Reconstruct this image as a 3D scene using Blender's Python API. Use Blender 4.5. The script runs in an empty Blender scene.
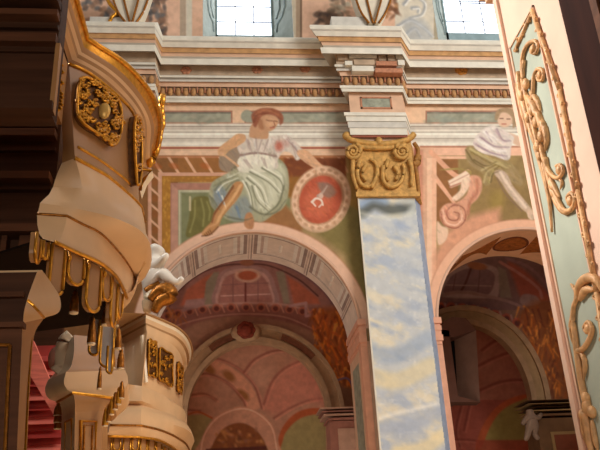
import bpy, bmesh, math, random
import numpy as np
from mathutils import Vector, Matrix
random.seed(7); np.random.seed(7)
C = bpy.context.scene.collection
S = bpy.context.scene
# ------------------------------------------------------------------ camera
EYE = 1.6; F = 750.0
def _basis(yaw, pitch, roll):
    cy, sy, cp, sp, cr, sr = math.cos(yaw), math.sin(yaw), math.cos(pitch), math.sin(pitch), math.cos(roll), math.sin(roll)
    f = np.array([sy*cp, cy*cp, sp]); r = np.array([cy, -sy, 0]); u = np.cross(r, f)
    return cr*r+sr*u, -sr*r+cr*u, f
BR, BU, BF = _basis(*[math.radians(v) for v in (6, 24, -3)])
cam_data = bpy.data.cameras.new('camera'); cam = bpy.data.objects.new('camera', cam_data); C.objects.link(cam)
cam_data.sensor_width = 36; cam_data.lens = F/600*36; cam_data.clip_end = 200
cam.matrix_world = Matrix(((BR[0], BU[0], -BF[0], 0), (BR[1], BU[1], -BF[1], 0), (BR[2], BU[2], -BF[2], EYE), (0, 0, 0, 1)))
S.camera = cam
def ray(px, py): return BF+(px-300)/F*BR+(225-py)/F*BU
def U(px, py, Y=12.0):                       # point of the photo lying on the plane y = Y
    d = ray(px, py); t = Y/d[1]; return Vector((d[0]*t, Y, d[2]*t+EYE))
def UZ(px, py, z):
    d = ray(px, py); t = (z-EYE)/d[2]; return Vector((d[0]*t, d[1]*t, z))
def UX(px, py, x):
    d = ray(px, py); t = x/d[0]; return Vector((x, d[1]*t, d[2]*t+EYE))
def Ugrid(PX, PY, Y):                        # vectorised U
    d = BF[None, None]+((PX-300)/F)[..., None]*BR+((225-PY)/F)[..., None]*BU
    t = Y/d[..., 1]
    P = d*t[..., None]; P[..., 2] += EYE
    return P
def lin(c):
    c = np.asarray(c, float)/255.0
    return np.where(c <= .04045, c/12.92, ((c+.055)/1.055)**2.4)
# ------------------------------------------------------------------ materials
MATS = {}
def mat(name, col, rough=.7, metal=0, var=.15, scale=6, bump=.0, emit=None, spec=.3, stretch=(1, 1, 1)):
    if name in MATS: return MATS[name]
    m = bpy.data.materials.new(name); m.use_nodes = True; nt = m.node_tree; n = nt.nodes; l = nt.links
    b = n['Principled BSDF']; b.inputs['Roughness'].default_value = rough; b.inputs['Metallic'].default_value = metal
    b.inputs['Specular IOR Level'].default_value = spec
    a = lin(col)
    tc = n.new('ShaderNodeTexCoord'); mp = n.new('ShaderNodeMapping'); mp.inputs['Scale'].default_value = stretch
    nz = n.new('ShaderNodeTexNoise'); nz.inputs['Scale'].default_value = scale; nz.inputs['Detail'].default_value = 5
    cr = n.new('ShaderNodeValToRGB')
    cr.color_ramp.elements[0].position = .3; cr.color_ramp.elements[1].position = .7
    cr.color_ramp.elements[0].color = (*np.clip(a*(1-var), 0, 1), 1); cr.color_ramp.elements[1].color = (*np.clip(a*(1+var), 0, 1), 1)
    l.new(tc.outputs['Object'], mp.inputs[0]); l.new(mp.outputs[0], nz.inputs['Vector'])
    l.new(nz.outputs['Fac'], cr.inputs[0]); l.new(cr.outputs[0], b.inputs['Base Color'])
    if bump:
        bp = n.new('ShaderNodeBump'); bp.inputs['Strength'].default_value = bump; bp.inputs['Distance'].default_value = .02
        l.new(nz.outputs['Fac'], bp.inputs['Height']); l.new(bp.outputs[0], b.inputs['Normal'])
    if emit:
        b.inputs['Emission Color'].default_value = (*lin(col), 1); b.inputs['Emission Strength'].default_value = emit
    MATS[name] = m; return m
def paint_mat():
    m = bpy.data.materials.new('fresco_paint'); m.use_nodes = True; nt = m.node_tree; n = nt.nodes; l = nt.links
    b = n['Principled BSDF']; b.inputs['Roughness'].default_value = .85; b.inputs['Specular IOR Level'].default_value = .15
    at = n.new('ShaderNodeAttribute'); at.attribute_name = 'Col'
    tc = n.new('ShaderNodeTexCoord'); nz = n.new('ShaderNodeTexNoise'); nz.inputs['Scale'].default_value = 9; nz.inputs['Detail'].default_value = 6
    mr = n.new('ShaderNodeMapRange'); mr.inputs['To Min'].default_value = .86; mr.inputs['To Max'].default_value = 1.12
    mx = n.new('ShaderNodeVectorMath'); mx.operation = 'SCALE'
    l.new(tc.outputs['Object'], nz.inputs['Vector']); l.new(nz.outputs['Fac'], mr.inputs['Value'])
    l.new(at.outputs['Color'], mx.inputs[0]); l.new(mr.outputs[0], mx.inputs['Scale']); l.new(mx.outputs[0], b.inputs['Base Color'])
    return m
PAINT = paint_mat()
WHITE = mat('pale_stucco', (226, 220, 205), .8, var=.1, scale=5)
GREYW = mat('grey_stucco', (205, 200, 190), .8, var=.1, scale=7)
LILAC = mat('lilac_stucco', (180, 168, 152), .8, var=.15, scale=8, stretch=(.4, 1, 3))
OCHRE = mat('ochre_band', (196, 150, 100), .8, var=.2, scale=8)
PINK = mat('pink_plaster', (220, 180, 150), .85, var=.1, scale=5)
DPINK = mat('rose_plaster', (190, 156, 132), .85, var=.14, scale=5)
BROWNP = mat('brown_plaster', (190, 166, 140), .85, var=.18, scale=6)
ROSE = mat('terracotta_ornament', (186, 128, 98), .8, var=.2, scale=20)
REDLN = mat('red_line', (150, 84, 66), .8)
SALMON = mat('salmon_plaster', (226, 168, 140), .8, var=.1)
GREENM = mat('green_marble', (150, 152, 134), .6, var=.3, scale=9)
DENT = mat('egg_ochre', (182, 136, 90), .75, var=.2, scale=20)
DENTD = mat('dentil_ground', (150, 120, 94), .8)
CAPIT = mat('gilded_plaster', (196, 150, 82), .6, metal=.1, var=.3, scale=14, bump=.3)
CAPD = mat('old_gilding', (160, 112, 56), .65, metal=.1, var=.3, scale=14)
CREAM = mat('cream_paint', (222, 180, 134), .38, var=.06, scale=4, spec=.5)
CREAM2 = mat('tan_paint', (168, 120, 72), .4, var=.08, scale=4, spec=.5)
IVORY = mat('ivory_paint', (236, 214, 180), .35, var=.04, scale=4, spec=.5)
GOLD = mat('gold_leaf', (206, 142, 46), .34, metal=.7, var=.25, scale=25)
GOLDD = mat('dark_gold_leaf', (160, 100, 34), .38, metal=.6, var=.4, scale=30, bump=.4)
WOOD = mat('dark_wood', (70, 43, 28), .6, var=.3, scale=3, spec=.1, stretch=(.4, 3, 6))
WOOD2 = mat('brown_wood', (94, 58, 38), .6, var=.3, scale=3, spec=.1, stretch=(.4, 3, 6))
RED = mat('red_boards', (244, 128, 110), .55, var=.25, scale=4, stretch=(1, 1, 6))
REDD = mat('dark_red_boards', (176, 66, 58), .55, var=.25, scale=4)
FLOOR = mat('stone_floor', (206, 178, 146), .6, var=.15, scale=2)
LEAD = mat('lead_cames', (96, 104, 124), .6, var=.1)
TEAL = mat('pale_blue_reveal', (176, 186, 180), .8, var=.12, scale=6)
PIERW = mat('pink_white_plaster', (230, 192, 168), .7, var=.07, scale=4)
PIERP = mat('pale_green_panel', (176, 182, 164), .75, var=.12, scale=3)
PIERG = mat('worn_gilding', (208, 158, 108), .5, metal=.05, var=.3, scale=18, bump=.35)
SKIN = mat('white_figure', (232, 222, 208), .3, var=.05, spec=.5)
# ------------------------------------------------------------------ object helpers
def link(o, parent=None):
    C.objects.link(o)
    if parent is not None: o.parent = parent; o.matrix_parent_inverse = Matrix.Translation(-Vector(parent.location))
    return o
def tag(o, label=None, cat=None, group=None, kind=None):
    if label: o['label'] = label
    if cat: o['category'] = cat
    if group: o['group'] = group
    if kind: o['kind'] = kind
    return o
def thing(name, label, cat, loc=(0, 0, 0), group=None):
    o = bpy.data.objects.new(name, None); o.empty_display_size = .1; C.objects.link(o); o.location = loc
    return tag(o, label, cat, group)
def meshobj(name, verts, faces, mats, parent=None, fm=None, smooth=False):
    me = bpy.data.meshes.new(name); me.from_pydata([tuple(v) for v in verts], [], [tuple(f) for f in faces])
    if not isinstance(mats, (list, tuple)): mats = [mats]
    for m in mats: me.materials.append(m)
    if fm: me.polygons.foreach_set('material_index', fm)
    if smooth: me.polygons.foreach_set('use_smooth', [True]*len(me.polygons))
    me.update()
    return link(bpy.data.objects.new(name, me), parent)
class MB:
    def __init__(s): s.v = []; s.f = []; s.m = []
    def add(s, vs, fs, mi=0):
        k = len(s.v); s.v += [Vector(v) for v in vs]; s.f += [tuple(i+k for i in f) for f in fs]; s.m += [mi]*len(fs)
        return s
    def box(s, a, b, mi=0):
        x0, y0, z0 = a; x1, y1, z1 = b
        return s.add([(x0, y0, z0), (x1, y0, z0), (x1, y1, z0), (x0, y1, z0), (x0, y0, z1), (x1, y0, z1), (x1, y1, z1), (x0, y1, z1)],
                     [(0, 3, 2, 1), (4, 5, 6, 7), (0, 1, 5, 4), (1, 2, 6, 5), (2, 3, 7, 6), (3, 0, 4, 7)], mi)
    def prism(s, pts, n, d, mi=0):           # polygon pts extruded by vector n*d
        k = len(pts); n = Vector(n)*d
        return s.add([Vector(p) for p in pts]+[Vector(p)+n for p in pts],
                     [tuple(range(k))[::-1], tuple(range(k, 2*k))]+[(i, (i+1) % k, (i+1) % k+k, i+k) for i in range(k)], mi)
    def tube(s, pts, r, n=8, mi=0, r1=None, closed=False, flat=1.0):
        pts = [Vector(p) for p in pts]; N = len(pts); rings = []
        ref = Vector((0, 0, 1))
        for i, p in enumerate(pts):
            a = pts[(i-1) % N] if (closed or i > 0) else pts[i]; b = pts[(i+1) % N] if (closed or i < N-1) else pts[i]
            t = (b-a)
            if t.length < 1e-9: t = Vector((0, 0, 1))
            t.normalize()
            q = ref if abs(t.dot(ref)) < .95 else Vector((1, 0, 0))
            e = t.cross(q).normalized(); g = e.cross(t)
            rr = r(i/(N-1)) if callable(r) else (r if r1 is None else r+(r1-r)*i/max(1, N-1))
            rings.append([p+(e*math.cos(2*math.pi*j/n)*flat+g*math.sin(2*math.pi*j/n))*rr for j in range(n)])
        vs = [v for R in rings for v in R]; fs = []
        for i in range(N if closed else N-1):
            for j in range(n):
                a = i*n+j; b = i*n+(j+1) % n; c = ((i+1) % N)*n+(j+1) % n; d = ((i+1) % N)*n+j
                fs.append((a, d, c, b))
        if not closed: fs += [tuple(range(n)), tuple(range((N-1)*n, N*n))[::-1]]
        return s.add(vs, fs, mi)
    def ball(s, c, r, mi=0, n=8, m=6):
        c = Vector(c); r = Vector(r) if hasattr(r, '__len__') else Vector((r, r, r)); vs = []; fs = []
        for i in range(m+1):
            th = math.pi*i/m
            for j in range(n):
                ph = 2*math.pi*j/n; vs.append(c+Vector((r.x*math.sin(th)*math.cos(ph), r.y*math.sin(th)*math.sin(ph), r.z*math.cos(th))))
        for i in range(m):
            for j in range(n): fs.append((i*n+j, (i+1)*n+j, (i+1)*n+(j+1) % n, i*n+(j+1) % n))
        return s.add(vs, fs, mi)
    def lathe(s, c, prof, n=16, mi=0):       # prof [(r,z)]
        c = Vector(c); vs = []; fs = []
        for r, z in prof:
            for j in range(n): vs.append(c+Vector((r*math.cos(2*math.pi*j/n), r*math.sin(2*math.pi*j/n), z)))
        for i in range(len(prof)-1):
            for j in range(n): fs.append((i*n+j, i*n+(j+1) % n, (i+1)*n+(j+1) % n, (i+1)*n+j))
        fs += [tuple(range(n))[::-1], tuple(range((len(prof)-1)*n, len(prof)*n))]
        return s.add(vs, fs, mi)
    def build(s, name, mats, parent=None, smooth=False): return meshobj(name, s.v, s.f, mats, parent, s.m, smooth)
def bevel(o, w, seg=2):
    m = o.modifiers.new('bevel', 'BEVEL'); m.width = w; m.segments = seg; m.limit_method = 'ANGLE'; return o
def cr_spline(pts, n=8, closed=False):
    P = [np.asarray(p, float) for p in pts]; N = len(P); out = []
    for i in range(N if closed else N-1):
        p0 = P[(i-1) % N] if (closed or i > 0) else 2*P[0]-P[1]; p1 = P[i]; p2 = P[(i+1) % N]
        p3 = P[(i+2) % N] if (closed or i < N-2) else 2*P[-1]-P[-2]
        for k in range(n):
            t = k/n; out.append(.5*((2*p1)+(-p0+p2)*t+(2*p0-5*p1+4*p2-p3)*t*t+(-p0+3*p1-3*p2+p3)*t**3))
    if not closed: out.append(P[-1])
    return out
def resample(pts, n):
    P = np.array([tuple(p) for p in pts], float); d = np.r_[0, np.cumsum(np.linalg.norm(np.diff(P, axis=0), axis=1))]
    t = np.linspace(0, d[-1], n); return np.stack([np.interp(t, d, P[:, k]) for k in range(P.shape[1])], 1)
# ------------------------------------------------------------------ fresco painter: plaster surfaces coloured vertex by vertex
def vnoise(x, y, seed=0):
    rs = np.random.RandomState(seed); T = rs.rand(64, 64)
    xi = np.floor(x).astype(int); yi = np.floor(y).astype(int); fx = x-xi; fy = y-yi; fx = fx*fx*(3-2*fx); fy = fy*fy*(3-2*fy)
    g = lambda a, b: T[a % 64, b % 64]
    return (g(xi, yi)*(1-fx)+g(xi+1, yi)*fx)*(1-fy)+(g(xi, yi+1)*(1-fx)+g(xi+1, yi+1)*fx)*fy
def fbm(x, y, seed=0, o=4):
    s = 0; a = .5; t = 0
    for i in range(o): s = s+a*vnoise(x*2**i, y*2**i, seed+i); t += a; a *= .5
    return s/t
class Canvas:
    def __init__(s, x0, y0, x1, y1, res, base):
        s.x = np.arange(x0, x1+res*.5, res); s.y = np.arange(y0, y1+res*.5, res); s.X, s.Y = np.meshgrid(s.x, s.y); s.res = res
        s.C = np.zeros(s.X.shape+(3,)); s.C[:] = np.array(base, float); s.I = np.zeros(s.X.shape, int); s.names = ['']; s.cur = 0
    def part(s, name): 
        if name is None: s.cur = None; return s
        if name not in s.names: s.names.append(name)
        s.cur = s.names.index(name); return s
    def win(s, xa, ya, xb, yb):
        i0, i1 = np.searchsorted(s.x, [xa, xb]); j0, j1 = np.searchsorted(s.y, [ya, yb]); return slice(max(0, j0-1), j1+1), slice(max(0, i0-1), i1+1)
    def _put(s, sl, al, col):
        if callable(col): col = col(s.X[sl], s.Y[sl])
        col = np.asarray(col, float)
        s.C[sl] = s.C[sl]*(1-al[..., None])+col*al[..., None]
        if s.cur is not None and s.cur != 0: s.I[sl] = np.where(al > .5, s.cur, s.I[sl])
    def poly(s, pts, col, soft=.7, smooth=True, alpha=1, n=5):
        P = np.array(cr_spline(pts, n, True) if smooth else pts, float)
        sl = s.win(P[:, 0].min()-soft*2-1, P[:, 1].min()-soft*2-1, P[:, 0].max()+soft*2+1, P[:, 1].max()+soft*2+1)
        X, Y = s.X[sl], s.Y[sl]
        if X.size == 0: return s
        ins = np.zeros(X.shape, bool); D = np.full(X.shape, 1e9); N = len(P)
        for i in range(N):
            a, b = P[i], P[(i+1) % N]; dx, dy = b-a; L = dx*dx+dy*dy+1e-12
            t = np.clip(((X-a[0])*dx+(Y-a[1])*dy)/L, 0, 1); D = np.minimum(D, np.hypot(X-a[0]-t*dx, Y-a[1]-t*dy))
            if a[1] != b[1]: ins ^= ((a[1] > Y) != (b[1] > Y)) & (X < (b[0]-a[0])*(Y-a[1])/(b[1]-a[1])+a[0])
        sd = np.where(ins, -D, D); s._put(sl, np.clip(.5-sd/(2*soft), 0, 1)*alpha, col); return s
    def stroke(s, pts, w, col, w1=None, soft=.6, smooth=True, alpha=1, n=6):
        P = np.array(cr_spline(pts, n) if smooth and len(pts) > 2 else pts, float); w1 = w if w1 is None else w1; m = max(w, w1)+2*soft+1
        sl = s.win(P[:, 0].min()-m, P[:, 1].min()-m, P[:, 0].max()+m, P[:, 1].max()+m); X, Y = s.X[sl], s.Y[sl]
        if X.size == 0: return s
        D = np.full(X.shape, 1e9); N = len(P)-1
        for i in range(N):
            a, b = P[i], P[i+1]; dx, dy = b-a; L = dx*dx+dy*dy+1e-12
            t = np.clip(((X-a[0])*dx+(Y-a[1])*dy)/L, 0, 1); ww = w+(w1-w)*(i+t)/N
            D = np.minimum(D, np.hypot(X-a[0]-t*dx, Y-a[1]-t*dy)-ww/2)
        s._put(sl, np.clip(.5-D/(2*soft), 0, 1)*alpha, col); return s
    def ell(s, cx, cy, rx, ry, rot, col, soft=.7, alpha=1):
        m = max(rx, ry)+2; sl = s.win(cx-m, cy-m, cx+m, cy+m); X, Y = s.X[sl]-cx, s.Y[sl]-cy
        if X.size == 0: return s
        c, q = math.cos(math.radians(rot)), math.sin(math.radians(rot)); a, b = X*c+Y*q, -X*q+Y*c
        k = np.sqrt((a/rx)**2+(b/ry)**2); s._put(sl, np.clip(.5-(k-1)*min(rx, ry)/(2*soft), 0, 1)*alpha, col); return s
    def rect(s, x0, y0, x1, y1, col, soft=.5, alpha=1): return s.poly([(x0, y0), (x1, y0), (x1, y1), (x0, y1)], col, soft, False, alpha)
    def brush(s, name, n, ang, L=6, w=1.1, jit=.22, alpha=.55, seed=1):
        rs = random.Random(seed); k = s.names.index(name); js, is_ = np.where(s.I == k); M = (s.I == k)
        if len(js) == 0: return s
        keep = s.C.copy(); cur = s.cur; s.cur = None
        for _ in range(n):
            r = rs.randrange(len(js)); x, y = s.x[is_[r]], s.y[js[r]]; c = keep[js[r], is_[r]]*(1+rs.uniform(-jit, jit*.8))+np.array([rs.uniform(-8, 8), 0, rs.uniform(-9, 9)])
            a = math.radians(ang+rs.uniform(-28, 28)); l_ = L*rs.uniform(.5, 1.2); b_ = rs.uniform(-1.2, 1.2)
            s.stroke([(x-l_/2*math.cos(a), y-l_/2*math.sin(a)), (x-b_*math.sin(a), y+b_*math.cos(a)), (x+l_/2*math.cos(a), y+l_/2*math.sin(a))], w*rs.uniform(.6, 1.4), c, w*.5, soft=.9, alpha=alpha, n=3)
        s.C = np.where(M[..., None], s.C, keep); s.cur = cur; return s
    def mottle(s, amp=.08, sc=.1, seed=3):
        k = 1+amp*2*(fbm(s.X*sc+50, s.Y*sc+50, seed)-.5); s.C *= k[..., None]; return s
    def build(s, surf, mask=None, gain=1.0, parents=None, base='wall', base_kind='structure', swap=None):
        P = surf(s.X, s.Y); h, w = s.X.shape
        col = np.clip(lin(np.clip(s.C, 0, 255))*gain, 0, .92)
        idx = np.arange(h*w).reshape(h, w)
        q = np.stack([idx[:-1, :-1], idx[1:, :-1], idx[1:, 1:], idx[:-1, 1:]], -1).reshape(-1, 4)
        fid = s.I[:-1, :-1].reshape(-1); ok = np.ones(len(q), bool)
        if mask is not None:
            M = mask(P); ok = M[:-1, :-1].reshape(-1) & M[1:, 1:].reshape(-1) & M[1:, :-1].reshape(-1) & M[:-1, 1:].reshape(-1)
        Pf = P.reshape(-1, 3); cf = col.reshape(-1, 3); out = {}
        for k, nm in enumerate(s.names):
            f = q[ok & (fid == k)]
            if len(f) == 0: continue
            us, inv = np.unique(f, return_inverse=True); f2 = inv.reshape(-1, 4)
            name = base if k == 0 else nm.split('/')[-1]
            me = bpy.data.meshes.new(name); me.vertices.add(len(us)); me.vertices.foreach_set('co', Pf[us].astype(np.float32).ravel())
            me.loops.add(f2.size); me.loops.foreach_set('vertex_index', f2.ravel().astype(np.int32))
            me.polygons.add(len(f2)); me.polygons.foreach_set('loop_start', np.arange(0, f2.size, 4, dtype=np.int32)); me.polygons.foreach_set('loop_total', np.full(len(f2), 4, np.int32))
            me.update(calc_edges=True)
            at = me.color_attributes.new('Col', 'FLOAT_COLOR', 'POINT')
            at.data.foreach_set('color', np.c_[cf[us], np.ones(len(us))].astype(np.float32).ravel())
            me.polygons.foreach_set('use_smooth', np.ones(len(f2), bool)); me.materials.append(PAINT); me.validate()
            o = bpy.data.objects.new(name, me)
            if k == 0: link(o); o['kind'] = base_kind
            else: link(o, parents[nm.split('/')[0]])
            out[nm] = o
        return out
plane = lambda Yp: (lambda X, Y: Ugrid(X, Y, np.full(X.shape, Yp)))
GAIN = 1.15
# ================================================================== SETTING
YW = 12.0; ACX, AZ0, ARO, ARI = .40, 5.07, 1.97, 1.77       # left arch centre, springing height, outer and inner radius
ACX2 = 5.30
def struct(o): o['kind'] = 'structure'; return o
b = MB(); b.box((-9, -5, -.2), (11, 22, 0)); struct(b.build('floor', FLOOR))
# ---- painted nave wall above the springing line (colours are those of the fresco)
W = Canvas(30, 98, 640, 352, .62, (156, 130, 92))
W.C += ((fbm(W.X*.06, W.Y*.06, 5)-.5)*46)[..., None]*np.array([1, .95, .7])
W.part('')
PK = (218, 182, 150); PK2 = (205, 156, 130)
W.rect(20, 98, 650, 150, PK)
W.rect(20, 123, 650, 146.3, (214, 206, 192))                          # painted fasciae of the architrave
for y, c, h in ((126.5, (150, 136, 122), 1.1), (128.5, (190, 178, 164), 2), (132.3, (160, 146, 132), 1), (134, (232, 226, 212), 2), (138.6, (158, 144, 130), 1.1), (140.5, (196, 186, 172), 2), (144, (226, 218, 202), 2), (123.4, (182, 150, 130), .9)):
    W.rect(20, y-h/2, 650, y+h/2, c, .5)
for x0, x1 in ((158, 231), (246, 350), (427, 500)):                    # painted marble panels of the frieze
    W.rect(x0-1.5, 110.6, x1+1.5, 123, (160, 112, 92)); W.rect(x0, 112, x1, 122.4, (150, 150, 132)); W.rect(x0, 112, x1, 113.6, (112, 104, 92))
    for k in range(30): W.ell(random.uniform(x0, x1), random.uniform(114, 122), random.uniform(2, 7), random.uniform(1, 2.4), random.uniform(-40, 40), random.choice([(128, 130, 114), (172, 170, 150), (140, 146, 134), (160, 150, 132)]), 1, .45)
W.ell(247, 116, 6, 6, 0, (150, 150, 132)); W.rect(80, 98, 81, 99, PK)
W.rect(20, 150, 414, 155.5, (220, 184, 154)); W.rect(420, 146, 650, 155.5, (226, 178, 150))
W.rect(80, 147, 345, 149, (158, 92, 74)); W.rect(420, 146, 650, 147.5, (170, 116, 92))
# left bay: lattice frame, ochre border, rose frame, green picture
W.rect(140, 155.5, 346, 176, (150, 102, 60)); W.rect(20, 155.5, 178, 352, (134, 92, 56))
W.rect(140, 155.5, 345, 158, (176, 120, 84)); W.rect(160, 172.5, 345, 176, PK2); W.rect(160, 176, 345, 182, (160, 112, 54))
for k in range(12):
    x = 150+k*17; W.poly([(x, 157), (x+3, 157), (x+13, 173), (x+10, 173)], (216, 170, 136), .5, False)
for x in (157, 174, 205, 224): W.ell(x, 166, 5, 3, 20, (170, 92, 48), 1, .6)
W.rect(148, 160, 151.5, 320, PK2); W.rect(158, 172, 162, 320, PK2)
for k in range(8):
    y = 170+k*16; W.poly([(150, y), (150, y+3), (160, y+12), (160, y+9)], (214, 168, 136), .5, False); W.ell(155, y+12, 3, 4, 0, (150, 86, 44), 1, .5)
W.rect(162, 176, 171, 320, (166, 116, 52)); 
for k in range(60): W.ell(random.uniform(163, 345), random.uniform(177, 182), 1.2, .8, 0, (190, 140, 70), .6, .5)
for k in range(50): W.ell(random.uniform(163, 170), random.uniform(178, 260), .9, 1.4, 0, (200, 148, 70), .6, .5)
W.rect(170.5, 183, 290, 300, (170, 122, 104)); W.rect(178, 190, 290, 300, (156, 156, 128)); W.rect(181.5, 193, 290, 300, (126, 128, 94))
W.poly([(172, 184), (178, 190), (178, 260), (171, 260)], (184, 138, 118), .5, False)
W.stroke([(179.5, 191), (179.5, 250)], 1, (196, 190, 160)); W.stroke([(179.5, 191), (212, 191)], 1, (196, 190, 160))
W.poly([(192, 200), (201, 196), (210, 199), (214, 214), (212, 232), (196, 236), (186, 236), (189, 218)], (112, 106, 62), 1)
for a in ((195, 201, 190, 232), (201, 199, 203, 226), (207, 202, 209, 220)): W.stroke([(a[0], a[1]), ((a[0]+a[2])/2+2, (a[1]+a[3])/2), (a[2], a[3])], 1.6, (142, 136, 84), soft=1)
W.stroke([(190, 197), (190, 210)], 2, (190, 176, 140))
# brown ground behind the woman, olive spandrel
W.rect(284, 158, 346, 178, (120, 68, 44), 1.5); W.poly([(284, 176), (346, 178), (346, 190), (300, 200), (284, 196)], (140, 96, 50), 2, False)
for k in range(40): W.ell(random.uniform(285, 345), random.uniform(158, 194), random.uniform(1, 3), 1.4, random.uniform(0, 90), random.choice([(150, 92, 50), (96, 54, 36), (170, 116, 56)]), 1, .55)
W.poly([(330, 196), (368, 170), (368, 310), (345, 255), (315, 232), (300, 226)], (128, 114, 70), 3, False)
W.poly([(346, 150), (362, 150), (362, 212), (350, 205)], (150, 118, 66), 2, False)
W.poly([(254, 219), (286, 205), (304, 226), (300, 234), (262, 224)], (150, 106, 68), 2, False)
# right bay
W.rect(414, 148, 434, 352, (208, 166, 138)); W.rect(414, 148, 419, 352, (150, 92, 76), 1); W.rect(419, 150, 423, 352, (196, 140, 116), 1); W.rect(427, 158, 434, 352, (232, 190, 160))
W.rect(434, 156, 640, 300, (142, 118, 78)); 
W.C[W.win(434, 156, 640, 300)] += ((fbm(W.X*.05, W.Y*.05, 15)-.5)*60)[W.win(434, 156, 640, 300)][..., None]*np.array([1, .95, .6])
W.poly([(434, 157), (458, 157), (458, 205), (440, 222), (434, 222)], (142, 98, 62), 1, False)
W.rect(434, 156, 470, 159, (226, 180, 150)); W.stroke([(431, 152), (456, 176), (468, 172)], 5, (216, 162, 132)); W.stroke([(434, 176), (455, 204)], 5, (220, 168, 138), 3); W.rect(432, 158, 436.5, 300, (226, 178, 148))
W.poly([(490, 150), (530, 190), (530, 225), (470, 210), (466, 180)], (142, 116, 74), 5, False, .8); W.ell(497, 200, 8, 10, 0, (162, 138, 70), 4, .5)
W.poly([(434, 330), (434, 256), (446, 232), (470, 216), (500, 208), (500, 230), (450, 280)], (206, 150, 120), 4, False)
W.mottle(.07, .22)
RF = 1.81
for cx in (ACX, ACX2):                                                # flat painted bands round both arches
    pr = lambda r, a: (lambda P_: (300+F*(P_@BR)/(P_@BF), 225-F*(P_@BU)/(P_@BF)))(np.array([cx+r*math.cos(a), YW, AZ0+r*math.sin(a)-EYE]))
    W.poly([pr(ARO, math.pi*i/60) for i in range(61)]+[pr(1.6, math.pi*(60-i)/60) for i in range(61)], (220, 180, 154) if cx < 1 else (224, 174, 144), .7, False)
    W.stroke([pr(ARO, math.pi*i/60) for i in range(61)], 1.2, (190, 134, 108), soft=.8, smooth=False, alpha=.6)
# -- the woman with the medallion, painted
def folds(cv, L, col, w, al=.8, soft=1.0):
    for p in L: cv.stroke(p, w, col, w*.35, soft=soft, alpha=al)
W.part('woman/robe')
W.poly([(222, 150), (236, 147), (243, 156), (236, 170), (226, 172), (219, 166)], (150, 130, 110), 1)
W.poly([(238, 168), (222, 176), (212, 183), (209, 196), (212, 207), (221, 213), (226, 219), (240, 221), (252, 220), (262, 222), (274, 214), (283, 208), (288, 196), (289, 180), (286, 166), (276, 158), (262, 164), (250, 166)], (160, 158, 130), 1)
W.poly([(215, 188), (222, 186), (228, 196), (222, 208), (214, 205)], (136, 144, 144), 2); W.poly([(228, 212), (236, 202), (246, 196), (252, 208), (246, 220), (232, 220)], (140, 146, 140), 2.5)
W.poly([(240, 168), (262, 163), (280, 164), (286, 176), (280, 196), (272, 210), (262, 212), (252, 206), (248, 194), (242, 182)], (190, 188, 162), 2)
folds(W, [[(246, 172), (262, 182), (268, 200), (264, 210)], [(256, 168), (274, 178), (278, 196)], [(268, 166), (283, 176), (285, 190)], [(242, 178), (252, 190), (256, 206)], [(214, 186), (226, 180), (238, 180)]], (126, 128, 104), 2.2)
folds(W, [[(250, 170), (266, 180), (273, 198)], [(262, 166), (280, 174), (282, 190)], [(246, 180), (258, 194), (261, 208)], [(218, 190), (222, 200)], [(228, 178), (240, 172)]], (228, 228, 208), 2.0)
folds(W, [[(217, 190), (224, 206)], [(236, 206), (240, 218)]], (106, 122, 142), 1.6)
folds(W, [[(284, 184), (278, 204), (264, 216)], [(210, 196), (216, 208), (226, 216)], [(232, 170), (240, 164), (250, 166)]], (104, 104, 82), 1.6)
W.part('woman/bodice')
W.poly([(238, 137), (250, 135), (262, 138), (275, 136), (286, 135), (294, 140), (301, 148), (305, 153), (300, 159), (296, 160), (291, 153), (283, 152), (278, 160), (276, 169), (252, 172), (238, 170), (240, 156), (237, 147)], (206, 192, 178), 1)
W.poly([(240, 157), (258, 154), (274, 158), (272, 170), (250, 173), (238, 169)], (224, 216, 198), 1)
W.stroke([(240, 155), (256, 153), (276, 156)], 2, (150, 128, 116)); W.ell(279, 146, 4, 5, 0, (176, 100, 84), 2, .9); W.ell(286, 143, 4, 4, 0, (190, 150, 140), 2, .7)
folds(W, [[(246, 139), (250, 150)], [(262, 140), (258, 151)], [(288, 138), (298, 152)], [(244, 160), (250, 168)], [(262, 158), (266, 168)], [(293, 143), (298, 156)]], (156, 134, 128), 1.3)
folds(W, [[(254, 139), (256, 149)], [(270, 139), (268, 148)], [(284, 137), (297, 147)]], (232, 222, 212), 1.6)
W.part('woman/neck')
SK = (190, 144, 110)
W.poly([(252, 124), (262, 126), (268, 130), (268, 138), (262, 139), (252, 138), (249, 135)], (190, 146, 112), .8)
W.part('woman/raised_arm')
W.poly([(237, 134), (245, 135), (245, 141), (238, 146), (229, 151), (224, 156), (219, 155), (218, 150), (222, 145), (230, 139)], (204, 158, 118), .8)
W.stroke([(221, 153), (228, 158), (238, 166)], 2.4, (206, 164, 128))
W.part('woman/neck')
W.poly([(257, 116), (266, 113), (274, 115), (278, 118), (278, 123), (275, 128), (270.5, 131), (264, 130.5), (258, 127), (255, 121)], SK, .9); W.poly([(266, 117), (274, 117), (277, 121), (274, 127), (268, 127)], (208, 164, 130), 2.5, True, .8)
W.poly([(257, 118), (262, 120), (264, 129), (259, 128)], (164, 116, 86), 1.2)
W.stroke([(266.5, 120), (269, 120.6), (272, 121)], .9, (126, 86, 66), soft=.9); W.stroke([(274.5, 121), (277, 121.6)], .8, (126, 86, 66), soft=.9); W.stroke([(273.5, 121), (275, 126), (273, 126.5)], .8, (146, 96, 72)); W.stroke([(270.5, 127.8), (274, 127.4)], .9, (160, 86, 72), soft=.9)
W.part('woman/resting_arm')
W.poly([(297, 151), (306, 150), (313, 156), (321, 164), (329, 169), (331, 173), (326, 174), (319, 171), (309, 165), (300, 158)], (210, 164, 128), .8)
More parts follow.
